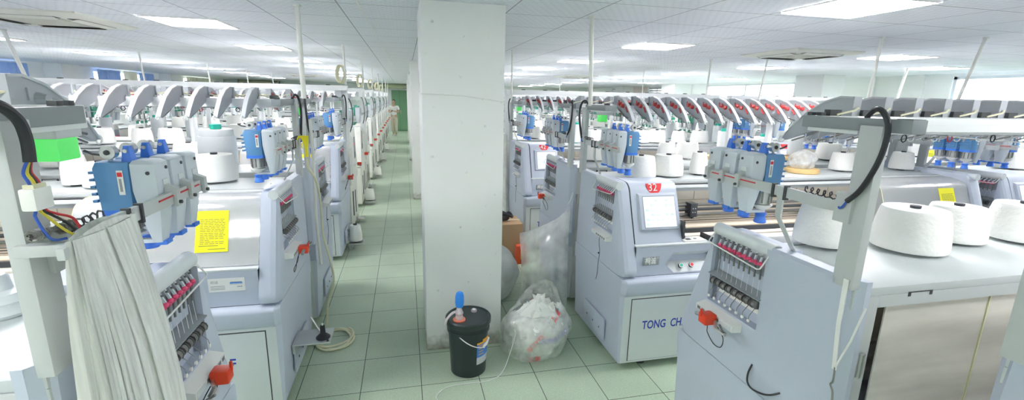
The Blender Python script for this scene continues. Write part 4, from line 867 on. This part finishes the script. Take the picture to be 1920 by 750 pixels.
# ------------------------------------------------------------------ bags
def lump(name, c, rx, ry, h, m, seed, amp=.12, fr=5., base=.75, n=40, v=26, top=1.):
    rnd = random.Random(seed); ph = [[rnd.uniform(0, 6.28) for _ in range(8)] for _ in range(3)]
    b = MB(); loops = []
    for j in range(v + 1):
        t = j / v; z = h * t
        prof = base + (1 - base) * math.sin(min(1, t * 2.2) * PI / 2) if t < .45 else (1 - ((t - .45) / .55) ** 2.2 * (1 - .06 * top)) * 1.
        prof = max(prof, .02)
        lp = []
        for i in range(n):
            a = 2 * PI * i / n
            k = 1 + amp * (.5 * math.sin(3 * a + ph[0][0] + t * 3) + .35 * math.sin(fr * a + ph[0][1] - t * 7) + .3 * math.sin((fr + 4) * a + ph[0][2] + t * 11) + .25 * math.sin(2 * a - t * 14 + ph[0][3]))
            dz = amp * .35 * h * (math.sin(4 * a + ph[1][0] + t * 5) + math.sin(7 * a + ph[1][1])) * .3 * min(1, t * 2)
            lp.append((c[0] + rx * prof * k * math.cos(a), c[1] + ry * prof * k * math.sin(a), c[2] + max(0, z + dz)))
        loops.append(lp)
    b.loft(loops, m); return b
def rumple(mb, s, f, seed):
    from mathutils import noise
    for i, p in enumerate(mb.v):
        q = Vector(p) * f + Vector((seed, seed, 0)); nv = noise.noise_vector(q) * s + noise.noise_vector(q * 2.3) * s * .5
        mb.v[i] = (p[0] + nv.x, p[1] + nv.y, max(0.001, p[2] + nv.z * min(1, p[2] * 12)))
bag = empty('plastic_bag', (.965, 3.17, 0)); tag(bag, 'open clear plastic bag stuffed with white scraps beside the bucket', 'bag')
b = lump('x', (0, 0, .004), .225, .19, .40, 'stuffing', 3, .10, 6); rumple(b, .022, 9, 3); b.build('scraps', bag)
rnd = random.Random(9); b = MB()
for k in range(46):
    a = rnd.uniform(0, 6.28); r = rnd.uniform(.0, .15); x, y = r * math.cos(a) + .02, r * math.sin(a) * .8; z = .40 - r * .55 + rnd.uniform(-.03, .03); n = 6
    ax = Vector((rnd.uniform(-1, 1), rnd.uniform(-1, 1), rnd.uniform(.2, 1))).normalized(); u = ax.orthogonal().normalized(); w = ax.cross(u); R_ = rnd.uniform(.03, .06)
    pts = [Vector((x, y, z)) + (u * math.cos(2 * PI * i / n) + w * math.sin(2 * PI * i / n)) * R_ * rnd.uniform(.5, 1.2) + ax * rnd.uniform(-.02, .02) for i in range(n)]; cc = Vector((x, y, z)) + ax * .02
    b.add([tuple(p) for p in pts] + [tuple(cc), tuple(cc - ax * .008)], [(i, (i + 1) % n, n) for i in range(n)] + [((i + 1) % n, i, n + 1) for i in range(n)], 'stuffing')
b.build('tissue_scraps', bag)
b = MB(); loops = []; n = 64
from mathutils import noise as NZ
for j in range(19):
    t = j / 18; z = .002 + .46 * t; lp = []
    for i in range(n):
        a = 2 * PI * i / n; left = max(0, math.cos(a - PI * 1.08)); back = max(0, math.cos(a - PI * .30))
        pr = (.88 + .22 * math.sin(min(1, t * 2.4) * PI / 2)) if t < .4 else 1.10 - .42 * ((t - .4) / .6) ** 1.3
        pr += left * .22 * max(0, 1 - t * 2.6); zz = z * (1 - .30 * (1 - back) * max(0, (t - .5) * 2)) + .06 * back * max(0, (t - .6) * 2.5)
        k = 1 + .04 * math.sin(5 * a + t * 4) + .03 * math.sin(11 * a - t * 9) + .018 * math.sin(19 * a + 15 * t)
        p = Vector((.245 * pr * k * math.cos(a), .21 * pr * k * math.sin(a), zz)); nv = NZ.noise_vector(p * 13) * .012; lp.append((p.x + nv.x, p.y + nv.y, max(.002, p.z + nv.z * min(1, t * 6))))
    loops.append(lp)
b.loft(loops, 'bagfilm', cap=False); bo = b.build('bag_film', bag)
bvh = BVHTree.FromPolygons(b.v, b.f)
def wrap(txt, size, m, org, du, dv, parent):
    """print lettering on to the bag surface, seen from the aisle"""
    me = text_mesh(txt, size, m, 0); og = Vector(org); du = Vector(du).normalized(); dv = Vector(dv); dv = (dv - du * dv.dot(du)).normalized(); nrm = du.cross(dv)
    for v in me.vertices:
        p = og + du * v.co.x + dv * v.co.y; h = bvh.ray_cast(p + nrm * .6, -nrm)
        v.co = (h[0] + nrm * .004) if h[0] else p
    o = bpy.data.objects.new('print', me); COL.objects.link(o); o.parent = parent
wrap('G64三层', .045, 'ink_red', (-.03, -.3, .235), (-.62, .05, -.70), (.70, 0, -.62), bo)
wrap('红', .10, 'ink_red', (.115, -.3, .30), (.86, .2, .45), (-.4, 0, .9), bo); wrap('沉色纱线组', .05, 'ink_purple', (-.02, -.3, .155), (.96, .2, .16), (-.12, 0, 1), bo); wrap('三星', .05, 'ink_red', (-.11, -.3, .01), (.97, .1, .02), (0, 0, 1), bo)
# cord from bag across the floor
b = MB(); b.tube(spline([(.76, 3.0, .26), (.70, 2.93, .13), (.62, 2.86, .01), (.50, 2.80, .005), (.35, 2.80, .005), (.22, 2.78, .005), (.15, 2.70, .005), (.17, 2.62, .005)], 6), .003, 'wire_white', 5); tag(b.build('white_cord'), 'thin white cord trailing from the bag past the bucket', 'cord')
bag2 = empty('plastic_bag', (.80, 4.24, 0)); tag(bag2, 'full whitish plastic bag half hidden behind the pillar', 'bag')
b = lump('y', (0, 0, .003), .26, .24, .56, 'film_dense', 14, .07, 5); rumple(b, .015, 7, 8); b.build('bag_film', bag2); b = lump('y', (0, 0, .006), .235, .215, .52, 'stuffing', 14, .07, 5); b.build('filling', bag2)
b = MB(); b.lathe([(.055, 0), (.06, .004), (.06, .11), (.055, .114), (.02, .114), (.02, .10)], 'white', n=24); o = b.build('paper_roll', loc=(.76, 4.22, .625)); o.rotation_euler = (1.25, .2, .2); tag(o, 'white round roll lying on the bag behind the pillar', 'roll')
# cardboard box etc
cb = empty('cardboard_box', (1.15, 5.34, 0)); tag(cb, 'taped brown cardboard box beyond the pillar', 'box')
b = MB(); b.box(-.22, .20, -.2, .22, 0, .46, 'card', .004); b.build('body', cb); b = MB(); b.box(-.223, .203, -.03, .03, .40, .4615, 'tape'); b.box(-.19, -.08, -.2015, -.199, .18, .32, 'white'); b.build('tape_and_label', cb)
b = MB(); b.box(-.06, .06, -.05, .05, 0, .22, 'redbox', .003); b.box(-.015, .015, -.0515, -.0495, .06, .16, 'label_orange'); o = b.build('red_carton', loc=(1.31, 5.06, .0)); tag(o, 'small upright red carton in front of the cardboard box', 'carton')
b = MB(); b.ball((0, 0, .05), .06, 'dark', 12, 8, (1.2, 1, .8)); b.tube(spline([(0, 0, .05), (.06, .02, .10), (.10, 0, .05), (.05, -.05, .08), (-.04, -.03, .12), (-.08, .02, .06)], 5), .018, 'cable', 7); b.ball((-.06, -.02, .05), .04, 'white', 10, 7); o = b.build('tangled_cable', loc=(1.15, 5.3, .462)); tag(o, 'tangle of black cable lying on top of the cardboard box', 'cable')
# draped film behind machine 32's end
b = MB(); rowsN, colsN = 22, 30; loops = []
P0, P1, P2, P3 = Vector((1.415, 3.76, 1.0)), Vector((1.36, 3.93, .83)), Vector((1.24, 4.12, .69)), Vector((1.10, 4.32, .60))
for j in range(rowsN + 1):
    t = j / rowsN; lp = []
    for i in range(colsN + 1):
        s = i / colsN; tp = Vector(bez(P0, P1, P2, P3, 30)[i])
        ft = Vector((1.405, 3.70, .004)).lerp(Vector((1.06, 4.02, .004)), s)
        p = tp.lerp(ft, t); bulge = math.sin(PI * t) * math.sin(PI * s); p += Vector((-.07, -.10, 0)) * bulge
        fold = math.sin(s * 16 + t * 1.5) * .012 + math.sin(s * 31 - t * 2) * .006; p += Vector((-.7, -.7, 0)) * fold * min(1, .2 + t * 2)
        nv = NZ.noise_vector(p * 5) * .014; lp.append((min(p.x + nv.x, 1.425), p.y + nv.y, max(.004, p.z)))
    loops.append(lp)
b.loft(loops, 'film', cap=False, closed=False); o = b.build('plastic_sheet'); tag(o, 'thin clear plastic sheet draped from the corner of machine 32 to the floor', 'plastic sheet')
b = MB(); b.tube([(1.405, 3.77, 1.02), (1.43, 3.78, 1.06), (1.45, 3.79, 1.12)], .004, 'wire_white', 5); b.build('tie', o)
b = MB(); loops = []
for j in range(12):
    t = j / 11; z = 1.42 - 1.40 * t; lp = []
    for i in range(14):
        a = 2 * PI * i / 14; r = .05 + .03 * t; lp.append((1.385 + r * .6 * math.cos(a) * (1 + .2 * math.sin(5 * a + t * 5)), 6.42 + r * 1.6 * math.sin(a), max(.01, z + .01 * math.sin(3 * a))))
    loops.append(lp)
b.loft(loops, 'film_dense'); tag(b.build('plastic_sheet'), 'gathered pale plastic sheet hanging at the far corner of machine 42', 'plastic sheet')
# ------------------------------------------------------------------ near left: film bundle, wires and connector, things on the worktop
fb = empty('film_bundle', (-.665, 1.165, .02)); tag(fb, 'long bundle of clear plastic strips hanging by the near left post', 'film')
b = MB(); loops = []
rnd = random.Random(12); ph = [rnd.uniform(0, 6.28) for _ in range(60)]
for j in range(30):
    t = j / 29; z = 1.655 - t * 1.63 - .02; lp = []; n = 90
    for i in range(n):
        a = 2 * PI * i / n; u = t ** .7
        w = .112 + .052 * math.sin(min(1, u * 1.1) * PI * .5); d = .028 + .04 * min(1, t * 4)
        k = 1 + .035 * math.sin(9 * a + t * 1.2) + .03 * math.sin(17 * a + 1.4 * t + 1) + .02 * math.sin(29 * a + t)
        top = max(0, 1 - t * 9)
        lp.append((d * k * math.cos(a) * (1 - .55 * top), w * k * math.sin(a) + .012 * t, z - .02 * top * math.sin(a) ** 2))
    loops.append(lp)
b.loft(loops, 'strips'); b.build('outer_strips', fb)
for k in range(30):
    a = rnd.uniform(-1.5, 1.5); w = rnd.uniform(.006, .014); dv = rnd.uniform(-.012, .012); pts = []
    for i in range(12):
        t = i / 11; u = t ** .7; W_ = .112 + .052 * math.sin(min(1, u * 1.1) * PI * .5); d = .028 + .04 * min(1, t * 4) + .006
        pts.append((d * math.cos(a) * (1 - .45 * max(0, 1 - t * 9)), W_ * math.sin(a) + .012 * t + dv * t, 1.64 - 1.6 * t - .02))
    s = MB(); s.loft([[(x, y - w, z), (x + .003, y, z), (x, y + w, z), (x - .003, y, z)] for x, y, z in pts], 'strips'); s.build('strip', fb)
hb = MB(); hb.box(-.765, -.67, 1.06, 1.085, 1.605, 1.63, 'post', .003); hb.box(-.675, -.66, 1.03, 1.27, 1.605, 1.63, 'post', .003); tag(hb.build('hanging_bar'), 'metal bar on the near left post holding the film bundle', 'bar')
b = MB(); b.box(-.735, -.708, 1.058, 1.108, 1.700, 1.745, 'white', .005); b.box(-.73, -.712, 1.066, 1.10, 1.742, 1.752, 'hose'); co_ = b.build('wire_connector'); tag(co_, 'milky plastic connector block on wires by the near left post', 'connector')
for i, (c_, dy) in enumerate((('wire_blue', -.012), ('wire_yellow', 0), ('wire_red', .012), ('cable', .006))):
    w = MB(); w.tube(spline([(-.72, 1.083 + dy * .4, 1.80), (-.725, 1.078 + dy * .8, 1.775), (-.72, 1.083 + dy, 1.75), (-.72, 1.083 + dy, 1.70), (-.715 + dy * .5, 1.088 + dy * 1.5, 1.685), (-.70, 1.10 + dy * 3, 1.655 + dy), (-.69, 1.115 + dy * 2, 1.635)], 5), .0028, c_, 6); w.build('wire', co_)
w = MB(); w.tube(spline([(-.72, 1.083, 1.795), (-.72, 1.086, 1.84), (-.72, 1.074, 1.88), (-.722, 1.037, 1.907), (-.735, 1.0, 1.91), (-.755, .985, 1.89)], 6), .0105, 'cable', 10); w.build('sleeve', co_)
b = MB()
for k in range(2):
    b.tube([(-.72 + .010 * math.cos(t * .9), 1.045 + k * .075 + t * .0014, 1.652 - k * .006 + .010 * math.sin(t * .9)) for t in range(34)], .003, 'steel_dark', 5)
b.tube([(-.72, 1.04, 1.652), (-.72, 1.17, 1.646)], .003, 'steel_dark', 5)
tag(b.build('coil_spring'), 'pair of small coiled springs on the near left bar', 'spring')
b = MB(); b.lathe([(.075, 0), (.08, .01), (.075, .018), (.07, .03), (.072, .04), (.06, .052), (.055, .06), (.03, .066), (.026, .10), (.02, .108)], 'paint_light', n=28); o = b.build('tiered_knob', loc=(-1.10, 1.455, WT + .001)); tag(o, 'pale tiered round fitting on the near left worktop', 'fitting')
b = MB(); b.box(-.17, .17, -.12, .12, 0, .085, 'white', .008); b.box(-.10, .10, -.08, .08, .085, .09, 'paint_light'); o = b.build('white_case', loc=(-1.62, 2.36, 1.0)) ; wipe(o)
# ------------------------------------------------------------------ near right strap with hook
b = MB(); b.loft([[(1.436, 1.145, 1.365), (1.436, 1.163, 1.365), (1.433, 1.163, 1.365), (1.433, 1.145, 1.365)], [(1.436, 1.145, 1.2), (1.436, 1.16, 1.2), (1.433, 1.16, 1.2), (1.433, 1.145, 1.2)], [(1.43, 1.125, 1.04), (1.43, 1.14, 1.04), (1.426, 1.14, 1.04), (1.426, 1.125, 1.04)]], 'wire_white'); b.tube([(1.428, 1.13, 1.05), (1.44, 1.105, 1.16), (1.47, 1.10, 1.28)], .0035, 'wire_white', 5)
so = b.build('strap'); tag(so, 'white cloth strap with a wire hook on the near right corner', 'strap'); b = MB(); b.tube(spline([(1.428, 1.13, 1.05), (1.425, 1.125, 1.0), (1.428, 1.135, .98), (1.425, 1.12, .96), (1.428, 1.115, .90), (1.43, 1.11, .84)], 4), .0035, 'steel_dark', 5); b.build('hook', so)
b = MB(); b.tube(spline([(1.44, 1.50, .83), (1.425, 1.50, .79), (1.418, 1.49, .755), (1.416, 1.46, .742), (1.418, 1.41, .752), (1.425, 1.37, .772), (1.442, 1.34, .80)], 5), .0042, 'cable', 7); tag(b.build('black_cable'), 'black cable loop hanging from the near right machine end', 'cable')
# film bag on disc
b = lump('z', (0, 0, .0), .12, .10, .17, 'bagfilm', 31, .12, 5, n=28, v=14); rumple(b, .012, 12, 5); o = b.build('film_bag', loc=(3.50, 3.42, WT + .041)); tag(o, 'crumpled clear bag on the wooden disc, machine 32', 'bag')
# ------------------------------------------------------------------ left aisle: foot plate, horn, hose and air gun
b = MB(); b.box(-.74, -.52, 2.93, 3.13, .335, .343, 'steel', .002); b.box(-.755, -.74, 2.93, 3.13, .28, .343, 'steel'); b.cyl((-.54, 2.95, .342), (-.54, 2.95, .35), .008, 'dark', n=8); o = b.build('bracket_plate'); tag(o, 'flat metal bracket plate on the end of the yellow-notice machine', 'bracket')
b = MB(); b.lathe([(.045, 0), (.046, .006), (.03, .022), (.017, .032), (.015, .085), (.011, .09)], 'cable', n=20); b.cyl((0, 0, .09), (0, 0, .105), .006, 'white', n=8); o = b.build('rubber_plunger', loc=(-.575, 3.00, .3435)); tag(o, 'black rubber plunger foot standing on the metal bracket plate', 'plunger')
b = MB(); b.cyl((-.60, 3.06, .35), (-.66, 3.08, .46), .006, 'steel', n=8); b.ball((-.60, 3.06, .35), .008, 'steel', 8, 6); tag(b.build('metal_pin'), 'small metal pin leaning on the bracket plate', 'pin')
gun = empty('air_gun', (-.675, 3.44, 1.56)); gun.scale = (.55, .8, .8); tag(gun, 'yellow air blow gun hanging on its hose, left of aisle', 'air gun')
b = MB(); b.loft([[(x, y - .014, z), (x, y + .014, z), (x + dx, y + .014, z), (x + dx, y - .014, z)] for x, y, z, dx in ((-.02, 0, -.07, .035), (-.018, 0, .0, .032), (-.03, 0, .05, .055), (-.05, 0, .09, .08), (-.06, 0, .115, .09))], 'gun'); b.tube([(-.05, 0, .10), (-.085, 0, .105), (-.10, 0, .08)], .009, 'gun', 7); b.build('body', gun)
b = MB(); b.tube([(-.025, 0, .08), (-.05, 0, .04), (-.045, 0, .0)], .006, 'gun', 6); b.build('trigger', gun); b = MB(); b.cyl((-.003, 0, -.07), (-.003, 0, -.10), .01, 'steel', n=10); b.cyl((.0, 0, .115), (.01, 0, .20), .004, 'wire_white', n=6); b.build('fitting', gun)
b = MB(); hp = [(-.677, 3.44, 1.49), (-.675, 3.46, 1.42), (-.66, 3.62, 1.30), (-.66, 3.73, 1.1), (-.66, 3.74, .85), (-.62, 3.72, .65), (-.60, 3.72, .45), (-.66, 3.74, .25), (-.68, 3.74, .05)]
b.tube(spline(hp, 6), .0085, 'hose', 8)
pts = []
for i in range(66): a = i / 66 * 2 * PI * 3.2; r = .12 + .02 * math.sin(i * .4); pts.append((-.60 + (r + i * .0004) * math.cos(a), 3.58 + r * 1.3 * math.sin(a), .012 + .004 * (i // 22) * 2))
b.tube(pts, .0085, 'hose', 8); b.tube(spline([(-.69, 3.72, 1.75), (-.69, 3.73, 1.4), (-.70, 3.73, 1.0), (-.69, 3.74, .6)], 5), .012, 'conduit', 8)
tag(b.build('air_hose'), 'cream air hose hanging behind the yellow-notice machine, coiled on the floor', 'hose')
# rolls by the second pillar
for i, (y, z) in enumerate([(20.92, .085), (21.17, .085), (21.045, .262)]):
    b = MB(); b.lathe([(.08, 0), (.085, .005), (.085, .2), (.03, .205)], 'yarn', n=20); o = b.build('yarn_roll', loc=(.22, y, z)); o.rotation_euler = (0, PI / 2, PI * .55); tag(o, 'white roll heaped at the aisle edge before the far door', 'roll', 'white rolls near the far door')
EXPOSURE = 1.85
# ------------------------------------------------------------------ the person at the end of the aisle
def skin(name, chains, m, parent=None, levels=1):
    """chains: lists of (key, (x,y,z), r); equal keys are the same joint"""
    idx = {}; vs = []; rs = []; es = []
    for ch in chains:
        prev = None
        for key, p, r in ch:
            if key not in idx: idx[key] = len(vs); vs.append(p); rs.append(r)
            k = idx[key]
            if prev is not None and prev != k: es.append((prev, k))
            prev = k
    me = bpy.data.meshes.new(name); me.from_pydata(vs, es, []); o = bpy.data.objects.new(name, me); COL.objects.link(o)
    md = o.modifiers.new('s', 'SKIN'); md.use_smooth_shade = True
    for i, r in enumerate(rs):
        rr = r if isinstance(r, tuple) else (r, r); me.skin_vertices[0].data[i].radius = rr
    me.skin_vertices[0].data[0].use_root = True
    sb = o.modifiers.new('b', 'SUBSURF'); sb.levels = levels; sb.render_levels = levels
    dg = bpy.context.evaluated_depsgraph_get(); dg.update(); nm = bpy.data.meshes.new_from_object(o.evaluated_get(dg)); o.modifiers.clear(); o.data = nm
    nm.materials.clear(); nm.materials.append(M[m])
    for p in nm.polygons: p.material_index = 0; p.use_smooth = True
    if parent: o.parent = parent
    return o
def person(loc, rz):
    pe = empty('person', loc, rz); tag(pe, 'person in white T-shirt and beige trousers walking up the aisle, looking at a phone', 'person')
    # faces -y, x to the viewer's right is the person's left
    hipL, hipR = (.09, 0, .93), (-.09, 0, .93); kL, kR = (.10, -.07, .50), (-.10, .03, .50); aL, aR = (.10, -.06, .09), (-.10, .16, .11)
    sL, sR = (.185, .0, 1.42), (-.185, 0, 1.42); eL, eR = (.235, .02, 1.14), (-.24, .03, 1.15); wL, wR = (.06, -.22, 1.20), (-.10, -.22, 1.16)
    def hand(w, d, s):
        # palm then five fingers curling round the phone
        w = Vector(w); d = Vector(d).normalized(); side = d.cross(Vector((0, 0, 1))).normalized() * s; up = side.cross(d).normalized() * s; ch = []
        palm = w + d * .05
        ch.append([('w%d' % s, tuple(w), .024), ('p%d' % s, tuple(palm), (.034, .018))])
        for i, (o, l) in enumerate(((-.03, .055), (-.01, .065), (.01, .062), (.03, .048))):
            a = palm + side * o + d * .025; b = a + d * l * .5 + Vector((0, 0, -.008)); c = b + d * l * .35 + Vector((0, 0, .022))
            ch.append([('p%d' % s, tuple(palm), .03), ('a%d%d' % (s, i), tuple(a), .0095), ('b%d%d' % (s, i), tuple(b), .0088), ('c%d%d' % (s, i), tuple(c), .0078)])
        t = w + d * .03 + side * -.035; ch.append([('p%d' % s, tuple(palm), .03), ('t%d' % s, tuple(t), .011), ('u%d' % s, tuple(t + d * .035 + Vector((0, 0, .022))), .0095)])
        return ch
    ch = [[('pel', (0, 0, .96), (.13, .09)), ('wst', (0, 0, 1.10), (.125, .09)), ('chs', (0, .0, 1.30), (.145, .10)), ('nb', (0, .005, 1.455), .06), ('nk', (0, -.005, 1.51), .05), ('hd0', (0, -.02, 1.57), (.062, .07)), ('hd1', (0, -.02, 1.645), (.07, .088)), ('hd2', (0, -.005, 1.71), (.055, .07))],
          [('chs', (0, 0, 1.30), .14), ('sL', sL, .055), ('eL', eL, .042), ('w1', wL, .027)], [('chs', (0, 0, 1.30), .14), ('sR', sR, .055), ('eR', eR, .042), ('w-1', wR, .027)],
          [('pel', (0, 0, .96), .12), ('hL', hipL, .088), ('kL', kL, .06), ('cL', (.10, -.055, .33), .056), ('aL', aL, .036), ('fL', (.11, -.15, .04), (.042, .03)), ('tL', (.115, -.21, .03), (.036, .022))],
          [('pel', (0, 0, .96), .12), ('hR', hipR, .088), ('kR', kR, .06), ('cR', (-.10, .085, .33), .056), ('aR', aR, .036), ('fR', (-.11, .07, .04), (.042, .03)), ('tR', (-.115, .01, .03), (.036, .022))]]
    ch += hand(wL, (-.5, -.8, .1), 1) + hand(wR, (.5, -.8, .15), -1)
    body = skin('body', ch, 'skin', pe, 2)
    f = MB(); f.ball((0, -.108, 1.625), .013, 'skin', 8, 6, (1, 1.2, 1.5))
    for s in (-1, 1):
        f.ball((s * .028, -.098, 1.655), .010, 'white', 8, 6, (1.2, .6, .7)); f.ball((s * .028, -.104, 1.653), .005, 'hair', 6, 5); f.box(s * .028 - .014, s * .028 + .014, -.105, -.096, 1.672, 1.677, 'hair'); f.ball((s * .078, -.01, 1.64), .02, 'skin', 8, 6, (.4, .8, 1.3))
    f.box(-.02, .02, -.098, -.09, 1.586, 1.593, 'wire_red'); f.build('face', pe)
    h = MB(); loops = []
    for j in range(8):
        t = j / 7; z = 1.655 + .11 * t; r = math.cos(t * PI / 2 * .97); loops.append([(.083 * r * math.cos(a), (.094 * r * math.sin(a)) + .008 + (.03 * (1 - t) if math.sin(a) < -.2 else 0), z + (.02 if math.sin(a) < -.2 and t < .3 else (-.05 if math.sin(a) > .2 and t < .2 else 0))) for a in [2 * PI * i / 20 for i in range(20)]])
    h.loft(loops, 'hair'); h.build('hair', pe)
    skin('shirt', [[('p', (0, 0, .93), (.158, .118)), ('w', (0, 0, 1.10), (.152, .115)), ('c', (0, 0, 1.30), (.168, .122)), ('n', (0, .004, 1.44), .075)], [('c', (0, 0, 1.30), .16), ('sL', sL, .075), ('mL', (.222, .012, 1.24), .068)], [('c', (0, 0, 1.30), .16), ('sR', sR, .075), ('mR', (-.226, .015, 1.25), .068)]], 'shirt', pe, 2)
    skin('trousers', [[('w', (0, 0, 1.0), (.142, .105)), ('pel', (0, 0, .93), (.145, .108)), ('hL', hipL, .105), ('kL', kL, .08), ('aL', (.10, -.05, .13), .062)], [('pel', (0, 0, .93), .145), ('hR', hipR, .105), ('kR', kR, .08), ('aR', (-.10, .14, .15), .062)]], 'trousers', pe, 2)
    for s, y, z in ((1, -.13, .0), (-1, .09, .0)):
        b = MB(); pf = rpoly([(.0, -.10), (.04, -.09), (.045, .04), (.035, .11), (-.035, .11), (-.045, .04), (-.04, -.09)], .02, 3)
        b.loft([[(x + s * .105, y + q, z) for x, q in pf], [(x + s * .105, y + q, z + .035) for x, q in pf], [(x * .8 + s * .105, y + q * .85 + .015, z + .075) for x, q in pf]], 'shoe'); b.build('shoe', pe)
    ph = MB(); ph.box(-.035, .035, -.006, .006, -.07, .07, 'dark', .003); o = ph.build('phone', loc=None); o.rotation_euler = (math.radians(-50), 0, 0)
    o.matrix_world = pe.matrix_basis @ Matrix.Translation((-.02, -.315, 1.21)) @ Matrix.Rotation(math.radians(-55), 4, 'X'); tag(o, 'dark phone held in the hands of the person', 'phone')
    return pe
person((-.50, 23.3, 0), math.radians(-12))

# ------------------------------------------------------------------ camera, sky, view
F, YAW, PITCH, ROLL = 858., .2308, .2197, .0210
cy_, sy_, cp_, sp_, cr_, sr_ = math.cos(YAW), math.sin(YAW), math.cos(PITCH), math.sin(PITCH), math.cos(ROLL), math.sin(ROLL)
W_ = Vector((sy_ * cp_, cy_ * cp_, -sp_)); R0 = Vector((cy_, -sy_, 0)); U0 = R0.cross(W_)
R_ = R0 * cr_ + U0 * sr_; U_ = -R0 * sr_ + U0 * cr_
cam = bpy.data.cameras.new('camera'); co = bpy.data.objects.new('camera', cam); COL.objects.link(co)
co.matrix_world = Matrix(((R_.x, U_.x, -W_.x, 0), (R_.y, U_.y, -W_.y, 0), (R_.z, U_.z, -W_.z, 1.938), (0, 0, 0, 1)))
cam.sensor_width = 36; cam.lens = F / 1920 * 36; cam.clip_start = .02; cam.clip_end = 200; SC.camera = co
wd = bpy.data.worlds.new('sky'); SC.world = wd; wd.use_nodes = True
bg = wd.node_tree.nodes['Background']; wt = wd.node_tree; bg.inputs[1].default_value = 4
tcw = wt.nodes.new('ShaderNodeTexCoord'); sx_ = wt.nodes.new('ShaderNodeSeparateXYZ'); rp = wt.nodes.new('ShaderNodeValToRGB')
rp.color_ramp.elements[0].position = .46; rp.color_ramp.elements[0].color = (.05, .055, .05, 1); rp.color_ramp.elements[1].position = .495; rp.color_ramp.elements[1].color = (.90, .96, 1, 1)
mr_ = wt.nodes.new('ShaderNodeMapRange'); mr_.inputs[1].default_value = -1; mr_.inputs[2].default_value = 1
wt.links.new(tcw.outputs['Generated'], sx_.inputs[0]); wt.links.new(sx_.outputs['Z'], mr_.inputs[0]); wt.links.new(mr_.outputs[0], rp.inputs[0]); wt.links.new(rp.outputs[0], bg.inputs[0])
SC.view_settings.view_transform = 'Standard'; SC.view_settings.look = 'None'; SC.view_settings.gamma = 1; SC.view_settings.use_curve_mapping = False
SC.view_settings.exposure = EXPOSURE
cy = SC.cycles; cy.max_bounces = 11; cy.diffuse_bounces = 9; cy.glossy_bounces = 3; cy.transmission_bounces = 3; cy.transparent_max_bounces = 16; cy.use_denoising = True; cy.sample_clamp_indirect = 6; cy.caustics_reflective = False; cy.caustics_refractive = False
